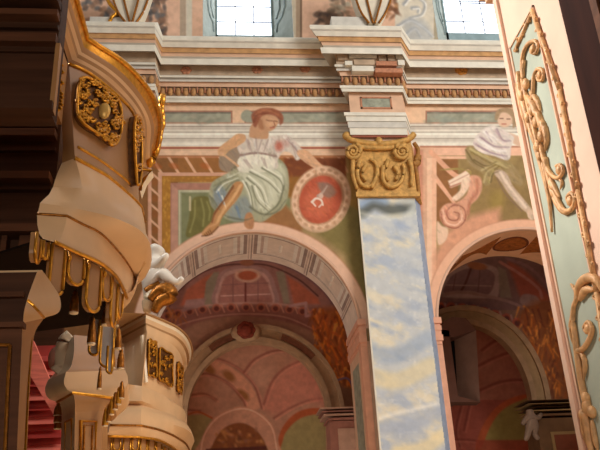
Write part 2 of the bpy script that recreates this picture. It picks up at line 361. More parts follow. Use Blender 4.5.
for k in range(4): W.stroke([(321+k*1.6, 168), (327+k*1.8, 172.5+k*.4)], 1.2, (216, 172, 136), .8)
W.part('woman/leg')
W.poly([(235, 182), (243, 183), (242, 191), (236, 201), (229, 209), (222, 218), (219, 226), (213, 233), (206, 236), (202, 234), (204, 229), (211, 222), (214, 213), (221, 203), (229, 193)], (182, 132, 88), .9)
W.stroke([(240, 186), (232, 199), (222, 212), (217, 222)], 2, (210, 164, 114), soft=1.2); W.stroke([(233, 186), (224, 200), (214, 214)], 1.4, (134, 88, 56), soft=1)
W.part('woman/foot')
W.poly([(246, 214), (251, 213), (254, 220), (253, 228), (248, 229), (244, 224)], (178, 128, 92), .9)
W.part('woman/leg')
for k in range(4): W.stroke([(204+k*2, 233.5-k), (206+k*2, 236-k*.6)], .8, (120, 76, 50))
W.part('woman/hair')
W.poly([(252.5, 122), (251.5, 115), (256, 110.5), (263, 108), (272, 108.3), (279, 111), (283, 116), (283, 122), (280, 125), (279, 120), (275, 116), (267, 114.5), (261, 117), (258, 123), (256, 127), (253.5, 126)], (146, 90, 68), 1)
folds(W, [[(254, 118), (260, 111), (272, 111)], [(258, 114), (266, 110), (279, 115)]], (182, 120, 88), 1.2); folds(W, [[(254, 122), (257, 115), (268, 113)]], (104, 58, 42), 1.2)
W.part('medallion/rim')
W.ell(321.5, 199.5, 28.5, 34, 24, (196, 160, 130), .8); W.ell(320, 198, 27.5, 32.5, 24, (222, 186, 156), 1.4); W.ell(321, 199, 22.5, 26.5, 24, (176, 128, 98), 1)
for k in range(22):
    a = k/22*2*math.pi; c, q = math.cos(math.radians(24)), math.sin(math.radians(24)); ex, ey = 25.5*math.cos(a), 30*math.sin(a)
    W.ell(321+ex*c-ey*q, 199+ex*q+ey*c, 2.2, 1.5, math.degrees(a)+114, (178, 134, 104), .8, .8)
W.part('medallion/red_field')
W.ell(320.5, 199.5, 20.5, 24.5, 24, (180, 90, 66), .8); W.ell(318, 203, 14, 15, 24, (198, 108, 80), 3, .8); W.poly([(318, 183), (330, 184), (336, 192), (330, 198), (322, 194)], (146, 112, 96), 1.5)
W.part('medallion/emblem')
W.stroke([(318, 196), (323, 192), (327, 186)], 3, (176, 150, 136), 1.4); W.stroke([(312, 202), (316, 198.5), (321, 200), (323, 205)], 2.6, (228, 206, 190), 1.8); W.stroke([(313, 203), (315.5, 206)], 1.8, (230, 206, 190)); W.stroke([(322, 204), (319, 207)], 1.6, (226, 200, 184)); W.ell(321, 196, 2.4, 2.8, 0, (206, 176, 158), .8)
# -- the painted scroll and the seated youth
W.part('scroll/tablet'); W.poly([(448, 181), (468, 170), (470, 176), (468, 181), (451, 188)], (232, 206, 182), .8, False); W.stroke([(449, 184), (469, 174)], 1, (196, 150, 128)); W.stroke([(450, 187), (469, 180)], 1.6, (186, 132, 110))
W.part('scroll/volute')
W.poly([(470, 176), (480, 177), (482, 188), (478, 198), (470, 206), (468, 214), (464, 224), (456, 229), (447, 227), (441, 220), (440, 211), (446, 204), (457, 202), (466, 195), (469, 186)], (212, 156, 128), 1)
W.poly([(462, 180), (470, 177), (469, 187), (463, 196), (456, 201), (452, 198), (460, 190)], (228, 196, 170), .9)
W.stroke([(477, 180), (477, 192), (470, 202), (468, 214)], 3, (186, 124, 98), soft=1.2)
W.stroke([(441, 212), (444, 224), (456, 228), (465, 220), (464, 209), (455, 205), (447, 211), (449, 219), (457, 220), (459, 214), (454, 212)], 1.5, (156, 100, 80))
W.stroke([(443, 210), (446, 222), (456, 225), (462, 218), (461, 211)], 1.3, (234, 190, 164)); W.poly([(437, 222), (442, 226), (448, 229), (446, 240), (438, 244)], (226, 190, 162), 1)
W.part('youth/breeches')
W.poly([(466, 148), (473, 146), (482, 152), (497, 158), (510, 162), (522, 178), (520, 186), (506, 178), (499, 172), (494, 174), (490, 184), (484, 184), (483, 174), (474, 168), (467, 160)], (154, 132, 94), 1.2)
folds(W, [[(472, 152), (490, 163), (506, 168)], [(500, 165), (490, 174), (488, 183)], [(496, 164), (486, 172), (485, 182)]], (122, 102, 54), 1.6); folds(W, [[(470, 149), (490, 158), (510, 166)], [(493, 170), (489, 182)]], (198, 182, 118), 1.6)
W.poly([(440, 170), (460, 168), (470, 174), (468, 170)], (160, 140, 84), .8)
W.part('youth/leg')
W.poly([(494, 173), (500, 170), (507, 174), (513, 186), (522, 197), (530, 207), (534, 213), (530, 217), (527, 213), (520, 207), (508, 193), (501, 182)], (196, 170, 148), .9); W.stroke([(502, 174), (510, 188), (526, 208)], 2, (220, 196, 174), soft=1); W.poly([(527, 210), (532, 210), (535, 218), (531, 220), (528, 217)], (206, 176, 152), .8)
W.part('youth/face')
W.poly([(497, 118), (501, 112), (508, 112), (513, 117), (512, 123), (507, 127), (500, 126)], (214, 180, 154), .8); W.stroke([(500, 118.5), (503, 118.5)], .9, (120, 84, 70)); W.stroke([(507, 119), (510, 119)], .9, (120, 84, 70)); W.stroke([(502, 124), (506, 124)], .9, (176, 98, 84)); W.part('youth/arm')
W.poly([(508, 133), (518, 136), (530, 142), (528, 148), (514, 144)], (210, 176, 150), .9)
W.part('youth/hair')
W.poly([(495, 120), (496, 112), (501, 108.5), (509, 108), (516, 112), (518, 122), (513, 128), (512, 118), (507, 113), (501, 113), (498, 119)], (160, 134, 104), 1)
W.part('youth/shirt')
W.poly([(474, 140), (480, 132), (487, 127), (494, 125.5), (502, 129), (509, 133), (514, 138), (511, 148), (510, 158), (505, 160), (494, 156), (482, 153), (474, 147)], (214, 200, 190), .9)
folds(W, [[(482, 138), (494, 146), (508, 148)], [(476, 144), (490, 152), (506, 157)], [(496, 130), (502, 140), (510, 140)]], (158, 132, 138), 1.6); folds(W, [[(484, 131), (494, 128)], [(478, 140), (488, 148), (500, 152)], [(490, 134), (498, 140)]], (236, 228, 220), 2.4)
W.part(None)
for nm, n_, ang, L_ in (('woman/robe', 260, 70, 8), ('woman/bodice', 240, 80, 5), ('woman/leg', 90, 118, 6), ('woman/raised_arm', 50, 140, 4), ('woman/resting_arm', 60, 30, 5), ('woman/hair', 60, 20, 4), ('woman/foot', 20, 90, 4), ('woman/neck', 30, 80, 3), ('medallion/red_field', 150, 40, 6), ('medallion/rim', 160, 60, 4), ('scroll/volute', 150, 60, 6), ('youth/breeches', 220, 40, 7), ('youth/shirt', 160, 30, 6), ('youth/leg', 70, 55, 6), ('youth/hair', 30, 20, 3)): W.brush(nm, n_, ang, L_, 1.3, .2 if 'neck' not in nm else .08, .4, len(nm))
W.part('woman/robe')
W.poly([(244, 170), (262, 165), (281, 172), (286, 185), (280, 196), (272, 206), (263, 209), (256, 200), (250, 188), (242, 181)], (204, 202, 178), 3, True, .55)
folds(W, [[(250, 172), (268, 182), (279, 193)], [(247, 178), (260, 190), (266, 206)], [(262, 168), (279, 179), (284, 190)], [(252, 186), (257, 200), (268, 211)], [(284, 186), (279, 203), (268, 213)], [(246, 183), (251, 196), (253, 208)], [(215, 190), (222, 182), (236, 176)], [(212, 198), (220, 210)], [(226, 190), (232, 183), (240, 180)]], (112, 112, 90), 1.7, .8, .8)
folds(W, [[(252, 170), (270, 180), (281, 192)], [(249, 176), (262, 188), (268, 203)], [(264, 167), (281, 177)], [(255, 186), (260, 198), (270, 208)], [(243, 181), (249, 193), (251, 204)], [(217, 192), (224, 184), (238, 178)], [(222, 196), (226, 208)]], (234, 232, 214), 1.5, .85, .8)
folds(W, [[(250, 207), (262, 214), (276, 212), (286, 200)], [(228, 217), (244, 220), (252, 218)]], (96, 96, 76), 2, .7, 1)
folds(W, [[(218, 192), (224, 204)], [(237, 207), (240, 217)]], (112, 134, 158), 1.6, .8)
W.part('youth/breeches'); folds(W, [[(470, 149), (486, 158), (506, 168)], [(482, 170), (496, 163), (508, 168)], [(484, 182), (487, 172), (497, 166)]], (196, 178, 130), 2.2, .75); folds(W, [[(474, 160), (486, 166), (496, 162)], [(491, 182), (493, 174), (500, 171)], [(466, 150), (474, 162), (484, 168)]], (96, 80, 50), 1.4, .8); W.part('youth/shirt'); folds(W, [[(480, 137), (494, 146), (509, 147)], [(478, 146), (492, 153), (507, 156)], [(497, 129), (503, 140), (511, 141)], [(486, 132), (492, 142)]], (140, 112, 122), 1.2, .7); folds(W, [[(484, 132), (496, 143)], [(482, 142), (496, 150), (506, 151)]], (240, 234, 228), 2, .7); W.part('youth/leg'); W.stroke([(500, 172), (509, 186), (526, 207)], 1.6, (222, 200, 180), soft=1); W.stroke([(497, 178), (506, 194), (522, 211)], 1, (130, 104, 88), soft=.8)
W.part('woman/bodice'); folds(W, [[(248, 140), (252, 152)], [(256, 139), (257, 150)], [(240, 156), (258, 153), (277, 157)], [(268, 140), (264, 151)], [(287, 139), (298, 152)], [(246, 160), (252, 168)], [(264, 159), (267, 168)], [(292, 143), (296, 157)]], (146, 120, 114), 1.1, .7)
W.part('woman/leg'); W.stroke([(241, 185), (233, 198), (223, 212), (217, 223)], 1.8, (214, 170, 122), 1, soft=1.1); W.stroke([(233, 187), (225, 199), (215, 213), (212, 222)], 1.2, (126, 82, 54), soft=.9); W.stroke([(203, 233.5), (209, 227), (216, 224)], 2, (200, 152, 106), soft=1); W.stroke([(202, 236), (210, 234.5), (218, 227)], 1, (112, 74, 52), soft=.8)
W.part(None)
parents = {
 'woman': thing('fresco_figure', 'fresco of a seated woman in white bodice and pale green robe above the large arch', 'fresco', U(250, 180)),
 'medallion': thing('painted_medallion', 'painted oval red medallion with pale rim held by the woman of the fresco', 'fresco', U(321, 199)),
 'scroll': thing('painted_scroll', 'painted pink scroll volute with pale tablet above the right hand arch', 'fresco', U(456, 216)),
 'youth': thing('fresco_figure', 'fresco of a seated youth in white shirt and olive breeches beside the gilded pier', 'fresco', U(500, 160))}
def wall_mask(P):
    x, z = P[..., 0], P[..., 2]; k = (z > 4.85)
    for cx in (ACX, ACX2): k &= ~((np.hypot(x-cx, np.maximum(z-AZ0, 0)) < RF))
    return k
W.build(plane(YW), wall_mask, GAIN, parents, 'wall_back')
# ---- masonry of the nave arcade: piers below the springing, mass behind the painted plaster
for x0, x1 in ((-2.92, -1.37), (2.17, 3.53), (7.07, 8.6)):
    b = MB(); b.box((x0, YW+.012, 0), (x1, 13.27, AZ0)); struct(b.build('wall_back', PINK))
b = MB(); b.box((-9, YW+.012, 0), (-2.92, 12.34, 10)); struct(b.build('wall_back', PINK)); b = MB(); b.box((8.6, YW+.012, 0), (11, 12.34, 10)); struct(b.build('wall_back', PINK))
b = MB(); b.box((-9, 12.05, 8.4), (11, 12.6, 10.3)); struct(b.build('wall_back', PINK))
# ---- arches: plain pink face ring, coffered soffit, impost
def arch(cx, label, seed, style):
    t = thing('arch', label, 'arch', (cx, YW, AZ0))
    N = 72; b = MB(); A = [math.pi*i/N for i in range(N+1)]
    prof = [(RF+.012, YW), (RF+.01, YW-.008), (ARI+.008, YW-.010), (ARI, YW-.004), (ARI, YW+.06)]
    vs = [(cx+r*math.cos(a), y, AZ0+r*math.sin(a)) for a in A for r, y in prof]; k = len(prof)
    b.add(vs, [(i*k+j, (i+1)*k+j, (i+1)*k+j+1, i*k+j+1) for i in range(N) for j in range(k-1)]); b.build('archivolt', mat('archivolt_pink', (220, 178, 152), .85, var=.08, scale=4), t, True)
    y0, y1 = YW+.05, 13.29; P = lambda a, y, r: (cx+r*math.cos(a), y, AZ0+r*math.sin(a))
    def band(b, a0, a1, ya, yb, r0, r1, mi, n=10):     # a raised curved slab of the soffit
        n = max(2, int(n)); vs = []
        for i in range(n+1):
            a = a0+(a1-a0)*i/n; vs += [P(a, ya, r0), P(a, yb, r0), P(a, yb, r1), P(a, ya, r1)]
        fs = [(i*4+j, i*4+(j+1) % 4, i*4+4+(j+1) % 4, i*4+4+j) for i in range(n) for j in range(4)]+[(0, 3, 2, 1), (n*4, n*4+1, n*4+2, n*4+3)]
        b.add(vs, fs, mi)
    if style == 'coffer':
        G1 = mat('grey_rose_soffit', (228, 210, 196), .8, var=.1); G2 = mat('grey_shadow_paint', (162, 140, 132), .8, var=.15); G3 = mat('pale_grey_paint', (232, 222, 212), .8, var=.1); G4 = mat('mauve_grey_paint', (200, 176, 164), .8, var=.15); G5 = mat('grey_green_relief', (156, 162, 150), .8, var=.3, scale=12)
        b = MB(); band(b, 0, math.pi, y0, y1, ARI+.0, ARI+.12, 0, N); b.build('soffit', G1, t)
        D = math.pi/5
        for c in range(-1, 5):
            a0 = max(.02, D*(c+.5)+.035); a1 = min(math.pi-.02, D*(c+1.5)-.035)
            if a1-a0 < .5: continue
            o = MB(); ya, yb = y0+.05, y1-.30; r = ARI-.004
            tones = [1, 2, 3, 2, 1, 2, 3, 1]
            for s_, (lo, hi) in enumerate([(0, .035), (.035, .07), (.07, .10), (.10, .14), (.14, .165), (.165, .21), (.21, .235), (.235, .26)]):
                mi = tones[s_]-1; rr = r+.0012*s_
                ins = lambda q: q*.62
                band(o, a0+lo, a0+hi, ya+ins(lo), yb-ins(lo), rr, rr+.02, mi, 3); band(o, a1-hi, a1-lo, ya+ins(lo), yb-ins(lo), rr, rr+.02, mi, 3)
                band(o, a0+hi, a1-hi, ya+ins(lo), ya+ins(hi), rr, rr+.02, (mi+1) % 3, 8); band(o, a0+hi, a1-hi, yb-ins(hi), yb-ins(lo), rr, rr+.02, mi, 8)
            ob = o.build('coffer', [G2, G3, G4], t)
            o = MB(); band(o, a0+.26, a1-.26, ya+.16, yb-.16, r+.012, r+.04, 0, 6)
            pn = o.build('coffer_panel', G5, ob)
            o = MB(); rnd = random.Random(seed+c+9)
            for q in range(7):
                a = a0+.28+(a1-a0-.56)*rnd.random(); y = ya+.22+(yb-ya-.44)*rnd.random(); o.ball(P(a, y, r+.012), (.035, .06, .03), 0)
            o.build('coffer_rosette', G3, ob)
            if True:
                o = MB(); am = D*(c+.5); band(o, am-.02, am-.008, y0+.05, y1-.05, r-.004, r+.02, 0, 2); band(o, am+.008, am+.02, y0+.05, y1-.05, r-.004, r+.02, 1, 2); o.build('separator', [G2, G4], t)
    else:
        SP = mat('warm_pink_soffit', (228, 178, 142), .8, var=.08); OV = mat('umber_ornament', (160, 92, 40), .75, var=.35, scale=14); OVD = mat('umber_rim', (112, 58, 34), .8)
        b = MB(); band(b, 0, math.pi, y0, y1, ARI, ARI+.12, 0, N); b.build('soffit', SP, t)
        for c in range(7):
            am = math.pi/2+(c-3)*.44
            if c % 2: 
                for (ra, ry, rr, m_, nm) in ((.19, .36, .004, OVD, 'oval_rim'), (.165, .30, .010, OV, 'oval_panel')):
                    o = MB(); n = 28; vs = [P(am, YW+.68, ARI-rr)]+[P(am+ra*math.cos(2*math.pi*i/n), YW+.68+ry*math.sin(2*math.pi*i/n), ARI-rr) for i in range(n)]
                    vs2 = [P(am, YW+.68, ARI+.01)]+[P(am+ra*math.cos(2*math.pi*i/n), YW+.68+ry*math.sin(2*math.pi*i/n), ARI+.01) for i in range(n)]
                    o.add(vs+vs2, [(0, 1+i, 1+(i+1) % n) for i in range(n)]+[(1+i, n+2+i, n+2+(i+1) % n, 1+(i+1) % n) for i in range(n)]); o.build(nm, m_, t)
            else:
                o = MB(); n = 10; vs = []
                for i in range(n+1):
                    q = i/n; a = am-.25+.5*q; hw = .10+.42*(1-abs(2*q-1))**.8*.0+.34*abs(2*q-1)**1.6; vs += [P(a, YW+.68-hw, ARI-.006), P(a, YW+.68+hw, ARI-.006), P(a, YW+.68+hw, ARI+.01), P(a, YW+.68-hw, ARI+.01)]
                o.add(vs, [(i*4+j, i*4+(j+1) % 4, i*4+4+(j+1) % 4, i*4+4+j) for i in range(n) for j in range(4)]); o.build('waisted_panel', OV, t)
    for s_ in (-1, 1):
        o = MB(); xe = cx+s_*ARI
        for (z0, z1, p) in ((-.02, .06, .025), (.06, .10, .01), (.10, .20, .035), (-.10, -.02, .015), (-.2, -.1, .03), (-.26, -.2, .01)):
            xa, xb = xe-s_*p, xe+s_*.10; o.box((min(xa, xb), YW-p-.02, AZ0-.05+z0), (max(xa, xb), 13.27+p, AZ0-.05+z1))
        o.build('impost', SALMON, t)
        o = MB(); xa, xb = xe-s_*.012, xe+s_*.1; o.box((min(xa, xb), YW-.02, 0), (max(xa, xb), YW+.16, AZ0-.3)); o.build('jamb_strip', SALMON, t)
        o = MB(); o.box((min(xe-s_*.006, xe), YW+.36, 1.0), (max(xe-s_*.006, xe), 13.0, AZ0-.5)); o.build('jamb_panel', GREENM, t)
    return t
arch(ACX, 'wide pink arch with grey coffered underside below the seated woman', 1, 'coffer')
arch(ACX2, 'pink arch with brown oval panels on its underside beside the gilded pier', 2, 'oval')
# ---- entablature
VX = [lambda o: (-9.0, 11.61-o), lambda o: (-1.29, 11.61-o), lambda o: (-1.28+.2*o, 12-o), lambda o: (2.42-1.3*o, 12-o), lambda o: (2.26-1.42*o, 11.61-o), lambda o: (3.27, 11.61-o), lambda o: (3.42+.22*o, 12-o), lambda o: (11.0, 12-o)]
def zrow(row, o): return U(235, row, 12-o).z
def sweep(name, prof, mats, parent, mis=None, VX=VX):
    b = MB(); k = len(prof)
    pts = [(o, zrow(r, o)) for r, o in prof]
    for fn in VX: b.v += [Vector((*fn(o), z)) for o, z in pts]
    for i in range(len(VX)-1):
        for j in range(k-1):
            b.f.append((i*k+j, (i+1)*k+j, (i+1)*k+j+1, i*k+j+1)); b.m.append(mis[j] if mis else 0)
    return b.build(name, mats, parent)
ent = thing('entablature', 'long painted entablature with pale cornice and dentil band above both arches', 'entablature', (1, 12, 8.6))
sweep('cornice', [(36.6, 0), (37, .5), (38.5, .51), (41, .5), (43, .47), (48, .42), (48.3, .40), (53, .385), (53.2, .36), (57, .34), (59, .325), (59.3, .375), (65, .36), (66, .16), (75.5, .15), (75.8, .18), (78, .18), (78.4, .15), (80, .15), (80.2, .165), (82, .155), (82.4, .115), (87, .11), (87.2, 0)],
      [WHITE, GREYW, OCHRE, LILAC, BROWNP, PINK], ent, [0, 0, 0, 1, 0, 2, 2, 3, 5, 3, 0, 0, 3, 4, 3, 0, 3, 3, 3, 1, 4, 5, 3])
sweep('dentil_ground', [(87, .0), (87.1, .075), (96.4, .075), (96.5, 0)], DENTD, ent)
sweep('taenia', [(96.3, 0), (96.5, .13), (99, .125), (99.2, .11), (102.6, .10), (103, 0)], [WHITE, GREYW], ent, [0, 0, 1, 0, 1])
BRK = [lambda o: (2.42-1.3*o, 12.02-o)]+VX[4:6]+[lambda o: (3.42+.22*o, 12.02-o)]
LBK = [VX[0], VX[1], lambda o: (-1.28+.2*o, 12.02-o)]
for V_ in (BRK, LBK): sweep('frieze', [(102.8, .004), (124, .004)], PINK, ent, None, V_)
for V_ in (BRK, LBK): sweep('architrave', [(123, 0), (123.2, .10), (126.5, .095), (127, .075), (132, .07), (132.3, .055), (138.5, .05), (138.8, .035), (145.5, .03), (146, .012), (148, .012), (148.2, 0)], [WHITE, GREYW, REDLN, LILAC], ent, [0, 0, 3, 0, 3, 1, 3, 0, 3, 2, 2], V_)
b = MB(); zt, zb = zrow(88, .1), zrow(96, .1); zm = (zt+zb)/2; hz = (zt-zb)/2
for i in range(1, len(VX)-1):
    p, q = Vector((*VX[i](.085), zm)), Vector((*VX[i+1](.085), zm))
    if i == len(VX)-2: q.x = 7.2
    n = max(2, int((q-p).length/.142)); L = p-q
    for k in range(n):
        c = p.lerp(q, (k+.5)/n); b.ball(c, (.052, .05, hz), 0, 8, 6)
        c2 = p.lerp(q, (k+1)/n); b.box((c2.x-.012, c2.y-.03, zm-.02), (c2.x+.012, c2.y+.02, zt), 1)
k0 = Vector((*VX[0](.085), zm)); k1 = Vector((*VX[1](.085), zm))
for k in range(20):
    c = k1.lerp(k1-Vector((2.9, 0, 0)), (k+.5)/20); b.ball(c, (.052, .05, hz), 0, 8, 6)
b.build('dentil_band', [DENT, ROSE], ent, True)
for (x0, r0, x1, r1, Y) in ((361, 97.5, 391, 109, 11.61),):
    A_, B_ = U(x0, r1, Y), U(x1, r0, Y); o = MB(); y = Y-.02; f = .03
    o.box((A_.x, y, A_.z), (B_.x, Y+.02, A_.z+f)); o.box((A_.x, y, B_.z-f), (B_.x, Y+.02, B_.z)); o.box((A_.x, y, A_.z), (A_.x+f, Y+.02, B_.z)); o.box((B_.x-f, y, A_.z), (B_.x, Y+.02, B_.z))
    fr = o.build('panel_frame', ROSE if Y < 12 else BROWNP, ent); o = MB(); o.box((A_.x+f, Y-.009, A_.z+f), (B_.x-f, Y, B_.z-f)); o.build('marble_panel', GREENM, fr)
for (x, y) in ((186, 70.5), (257, 70), (305, 69)):                    # painted rosettes under the cornice
    p = U(x, y, 11.85); o = MB()
    for k in range(6): a = k*math.pi/3; o.ball(p+Vector((.06*math.cos(a), -.01, .05*math.sin(a))), (.05, .02, .045), 0, 8, 5)
    o.ball(p+Vector((0, -.02, 0)), .03, 0); o.build('rosette', ROSE, ent, True)
p = U(461, 70, 11.85); o = MB()
for k in range(7): a = k*2*math.pi/7; o.ball(p+Vector((.08*math.cos(a), -.01, .075*math.sin(a))), (.06, .02, .055), 0, 8, 5)
o.ball(p, .05, 0); o.build('rosette', mat('orange_ornament', (206, 138, 62), .7, var=.25, scale=20), ent, True)
o = MB(); yb = 11.61                                                  # stepped blocks on the break over the pilaster
for (x0, x1, r0, r1, mi) in ((338, 347, 53, 60, 0), (349, 376, 53, 58, 1), (379, 385, 52, 61, 0), (388, 394, 54, 61, 0), (396, 403, 52, 58, 1), (345, 352, 62, 66, 1), (354, 374, 60, 65, 0), (376, 396, 63, 67, 2), (398, 404, 61, 66, 1), (352, 373, 67, 72, 1), (375, 402, 70, 74, 2)):
    A_, B_ = U(x0, r1, yb-.2), U(x1, r0, yb-.2); o.box((A_.x, yb-.215-.02*mi, A_.z), (B_.x, yb-.1, B_.z), mi)
o.build('modillion_blocks', [BROWNP, WHITE, ROSE], ent)
# ---- pilaster
pil = thing('pilaster', 'tall blue and cream marbled pilaster with gilded capital between the arches', 'pilaster', (2.85, 11.8, 0))
YP = 11.72
PL = Canvas(352, 190, 446, 462, .7, (192, 196, 198))
n1 = fbm(PL.X*.045+PL.Y*.02, PL.Y*.075-PL.X*.03, 21, 5); n2 = fbm(PL.X*.03+9, PL.Y*.06-PL.X*.02+7, 33, 5); n3 = fbm(PL.X*.2, PL.Y*.25, 41, 3)
def mixc(cv, t, col): t = np.clip(t, 0, 1)[..., None]; cv.C = cv.C*(1-t)+np.array(col, float)*t
mixc(PL, (n1-.42)*5, (214, 208, 190)); mixc(PL, (n2-.52)*5, (172, 182, 196)); mixc(PL, (n1-.62)*3.5, (218, 208, 184)); mixc(PL, (n3-.62)*1.6, (228, 226, 220)); mixc(PL, (.36-n2)*5, (156, 170, 192))
for (a, w_, c_, al) in (([(362, 212), (375, 204), (392, 210), (412, 206)], 11, (92, 96, 92), .9), ([(362, 204), (372, 199), (385, 201)], 7, (150, 172, 200), .8), ([(400, 199), (414, 203), (412, 212)], 8, (190, 196, 194), .8), ([(360, 213), (380, 217), (410, 214)], 3, (226, 224, 206), .6), ([(372, 352), (396, 356), (428, 338)], 15, (146, 164, 188), .55), ([(374, 378), (400, 380), (430, 366)], 17, (224, 208, 164), .6), ([(380, 418), (402, 412), (436, 404)], 1.5, (240, 238, 230), .9), ([(382, 428), (410, 426), (440, 412)], 12, (160, 172, 192), .6), ([(398, 452), (424, 448), (442, 436)], 14, (232, 214, 168), .7)):
    PL.stroke(a, w_, c_, soft=3, alpha=al)
PL.I[:] = 1; PL.names.append('p/shaft')
zt = U(388, 196.5, YP).z
xl = lambda z: 2.285; xr = lambda z: 3.305
PL.build(plane(YP), lambda P: (P[..., 0] > 2.285) & (P[..., 0] < 3.305) & (P[..., 2] < zt), 1.15, {'p': pil})
o = MB(); o.prism([(2.29, YP+.004, 0), (3.30, YP+.004, 0), (3.46, 12.0, 0), (2.42, 12.0, 0)], (0, 0, 1), zt, 0); o.build('shaft_side', mat('blue_grey_paint', (146, 162, 186), .6, var=.15), pil)
o = MB(); o.box((2.275, YP-.012, 0), (2.30, YP+.02, zt)); o.build('white_edge', WHITE, pil)
# capital
o = MB(); A_, B_ = U(351, 197, YP), U(418, 138, YP)
o.prism([(2.27, YP-.03, zt-.02), (3.34, YP-.03, zt-.02), (3.46, 12.0, zt-.02), (2.4, 12.0, zt-.02)], (0, 0, 1), 1.15, 0)
o.prism([(2.24, YP-.07, zt-.03), (3.38, YP-.07, zt-.03), (3.50, 12.0, zt-.03), (2.38, 12.0, zt-.03)], (0, 0, 1), .09, 0)
cap = o.build('capital', CAPIT, pil)
o = MB(); zc = U(388, 128, 11.6).z; o.prism([(2.30, YP-.06, zt+1.1), (3.31, YP-.06, zt+1.1), (3.44, 11.99, zt+1.1), (2.4, 11.99, zt+1.1)], (0, 0, 1), max(.05, zc-zt-1.1)); o.build('pink_impost', PINK, pil)
YC = YP-.07
def pxtube(o, pts, r, Y=YC, n=7, mi=0, r1=None, flat=1.0, sm=5):
    o.tube([U(p[0], p[1], Y) for p in cr_spline(pts, sm)], r, n, mi, r1, flat=flat)
def spiral(cx, cy, r0, turns, s_=1, a0=0, n=40): return [(cx+r0*(1-.85*i/n)*math.cos(a0+s_*2*math.pi*turns*i/n), cy+r0*(1-.85*i/n)*math.sin(a0+s_*2*math.pi*turns*i/n)) for i in range(n+1)]
o = MB(); pxtube(o, [(345, 134), (349, 139), (358, 142), (372, 144), (386, 144), (400, 142), (410, 138), (414, 134)], .06); pxtube(o, [(352, 146), (370, 148), (388, 148), (406, 145)], .05); o.ball(U(347, 136, YC), (.09, .06, .09)); o.ball(U(379, 141, YC-.03), (.07, .05, .09)); o.build('abacus', CAPIT, cap, True)
for cx, s_, a0 in ((353, 1, -1.2), (402, -1, -1.9)):
    o = MB(); o.tube([U(*p, YC-.03) for p in spiral(cx, 151.5, 8.2, 2.1, s_, a0)], .042, 7, 0, .02); o.ball(U(cx, 151.5, YC), (.05, .05, .05)); o.build('volute', CAPIT, cap, True)
for pts in ([(371, 188), (377, 176), (376, 164), (370, 159)], [(360, 161), (357, 172), (360, 183), (368, 187), (375, 181), (377, 168)], [(383, 166), (383, 180), (390, 187), (399, 184), (404, 174), (403, 164)], [(366, 165), (362, 174), (366, 181)], [(388, 160), (385, 172), (388, 181)], [(409, 160), (412, 172), (411, 186)], [(353, 160), (353, 175), (357, 189)], [(394, 166), (398, 173), (396, 180)]):
    o = MB(); pxtube(o, pts, .045, r1=.03); o.build('acanthus_leaf', CAPIT, cap, True)
o = MB(); pxtube(o, [(418, 156), (417, 163), (413, 165)], .07, 11.75); pxtube(o, [(414, 143), (418, 150), (417, 160), (415, 166), (417, 175), (419, 196)], .04, 11.75); o.build('side_volute', CAPD, cap, True)
# ================================================================== CLERESTORY above the cornice
YC2 = 12.35
K = Canvas(60, -60, 640, 50, .7, (216, 176, 150))
K.C += ((fbm(K.X*.04, K.Y*.05, 8)-.5)*30)[..., None]
for x0, x1, c in ((180, 186, (176, 156, 136)), (186, 192, (206, 198, 180)), (289, 296, (190, 178, 156)), (296, 301, (160, 138, 116)), (301, 318, (216, 176, 150)), (395, 434, (206, 196, 178)), (434, 441, (168, 156, 132)), (300, 302, (120, 98, 80))): K.rect(x0, -60, x1, 50, c)
def foliage(x0, x1, y0, y1, n, cols):
    for k in range(n): K.ell(random.uniform(x0, x1), random.uniform(y0, y1), random.uniform(1.5, 4.5), random.uniform(1.2, 3), random.uniform(0, 180), random.choice(cols), 1, .7)
FOL = [(72, 70, 72), (110, 84, 70), (140, 110, 92), (92, 98, 104), (156, 120, 96)]
foliage(84, 112, -20, 30, 90, FOL); foliage(146, 166, -20, 36, 100, FOL); foliage(330, 352, -12, 20, 50, [(140, 120, 100), (96, 84, 74), (160, 128, 104), (170, 160, 140)]); foliage(316, 336, 12, 36, 40, [(120, 94, 78), (86, 74, 70)]); foliage(386, 398, -20, 20, 30, [(150, 100, 60), (110, 76, 56)])
for pts in ([(404, 4), (412, -4), (424, 2), (422, 14), (410, 18)], [(398, 26), (410, 20), (424, 28), (432, 36)], [(404, 36), (414, 28), (420, 36)], [(412, 8), (418, 8), (418, 12)]): K.stroke(pts, 3, (150, 152, 156), 1.5, soft=1.5); K.stroke([(a+1.5, b+1) for a, b in pts], 1.4, (232, 228, 220), .8, soft=1)
K.poly([(404, 20), (424, 20), (432, 40), (408, 40)], (164, 168, 172), 3, True, .6)
K.mottle(.06, .2)
YG = 12.95
WIN = [(U(203, 30, YC2).x, U(293, 30, YC2).x, U(216, 34, YG).x, U(273, 34, YG).x), (U(437, 30, YC2).x, U(530, 30, YC2).x, U(446, 32, YG).x, U(512, 32, YG).x)]
WZ0, WZ1 = U(235, 44, YC2).z-.05, 14.2
K.build(plane(YC2), lambda P: ~(((P[..., 0] > WIN[0][0]) & (P[..., 0] < WIN[0][1])) | ((P[..., 0] > WIN[1][0]) & (P[..., 0] < WIN[1][1]))), GAIN, {}, 'wall_back')
b = MB(); b.box((-9, 11.62, 10.5), (11, 12.34, 10.56)); struct(b.build('trim_1', WHITE))
YG = 12.95
REVD = mat('reveal_ornament', (150, 166, 168), .8, var=.2, scale=10)
GLASS = mat('daylit_milky_glass', (240, 246, 255), .3, var=.02, emit=3.2)
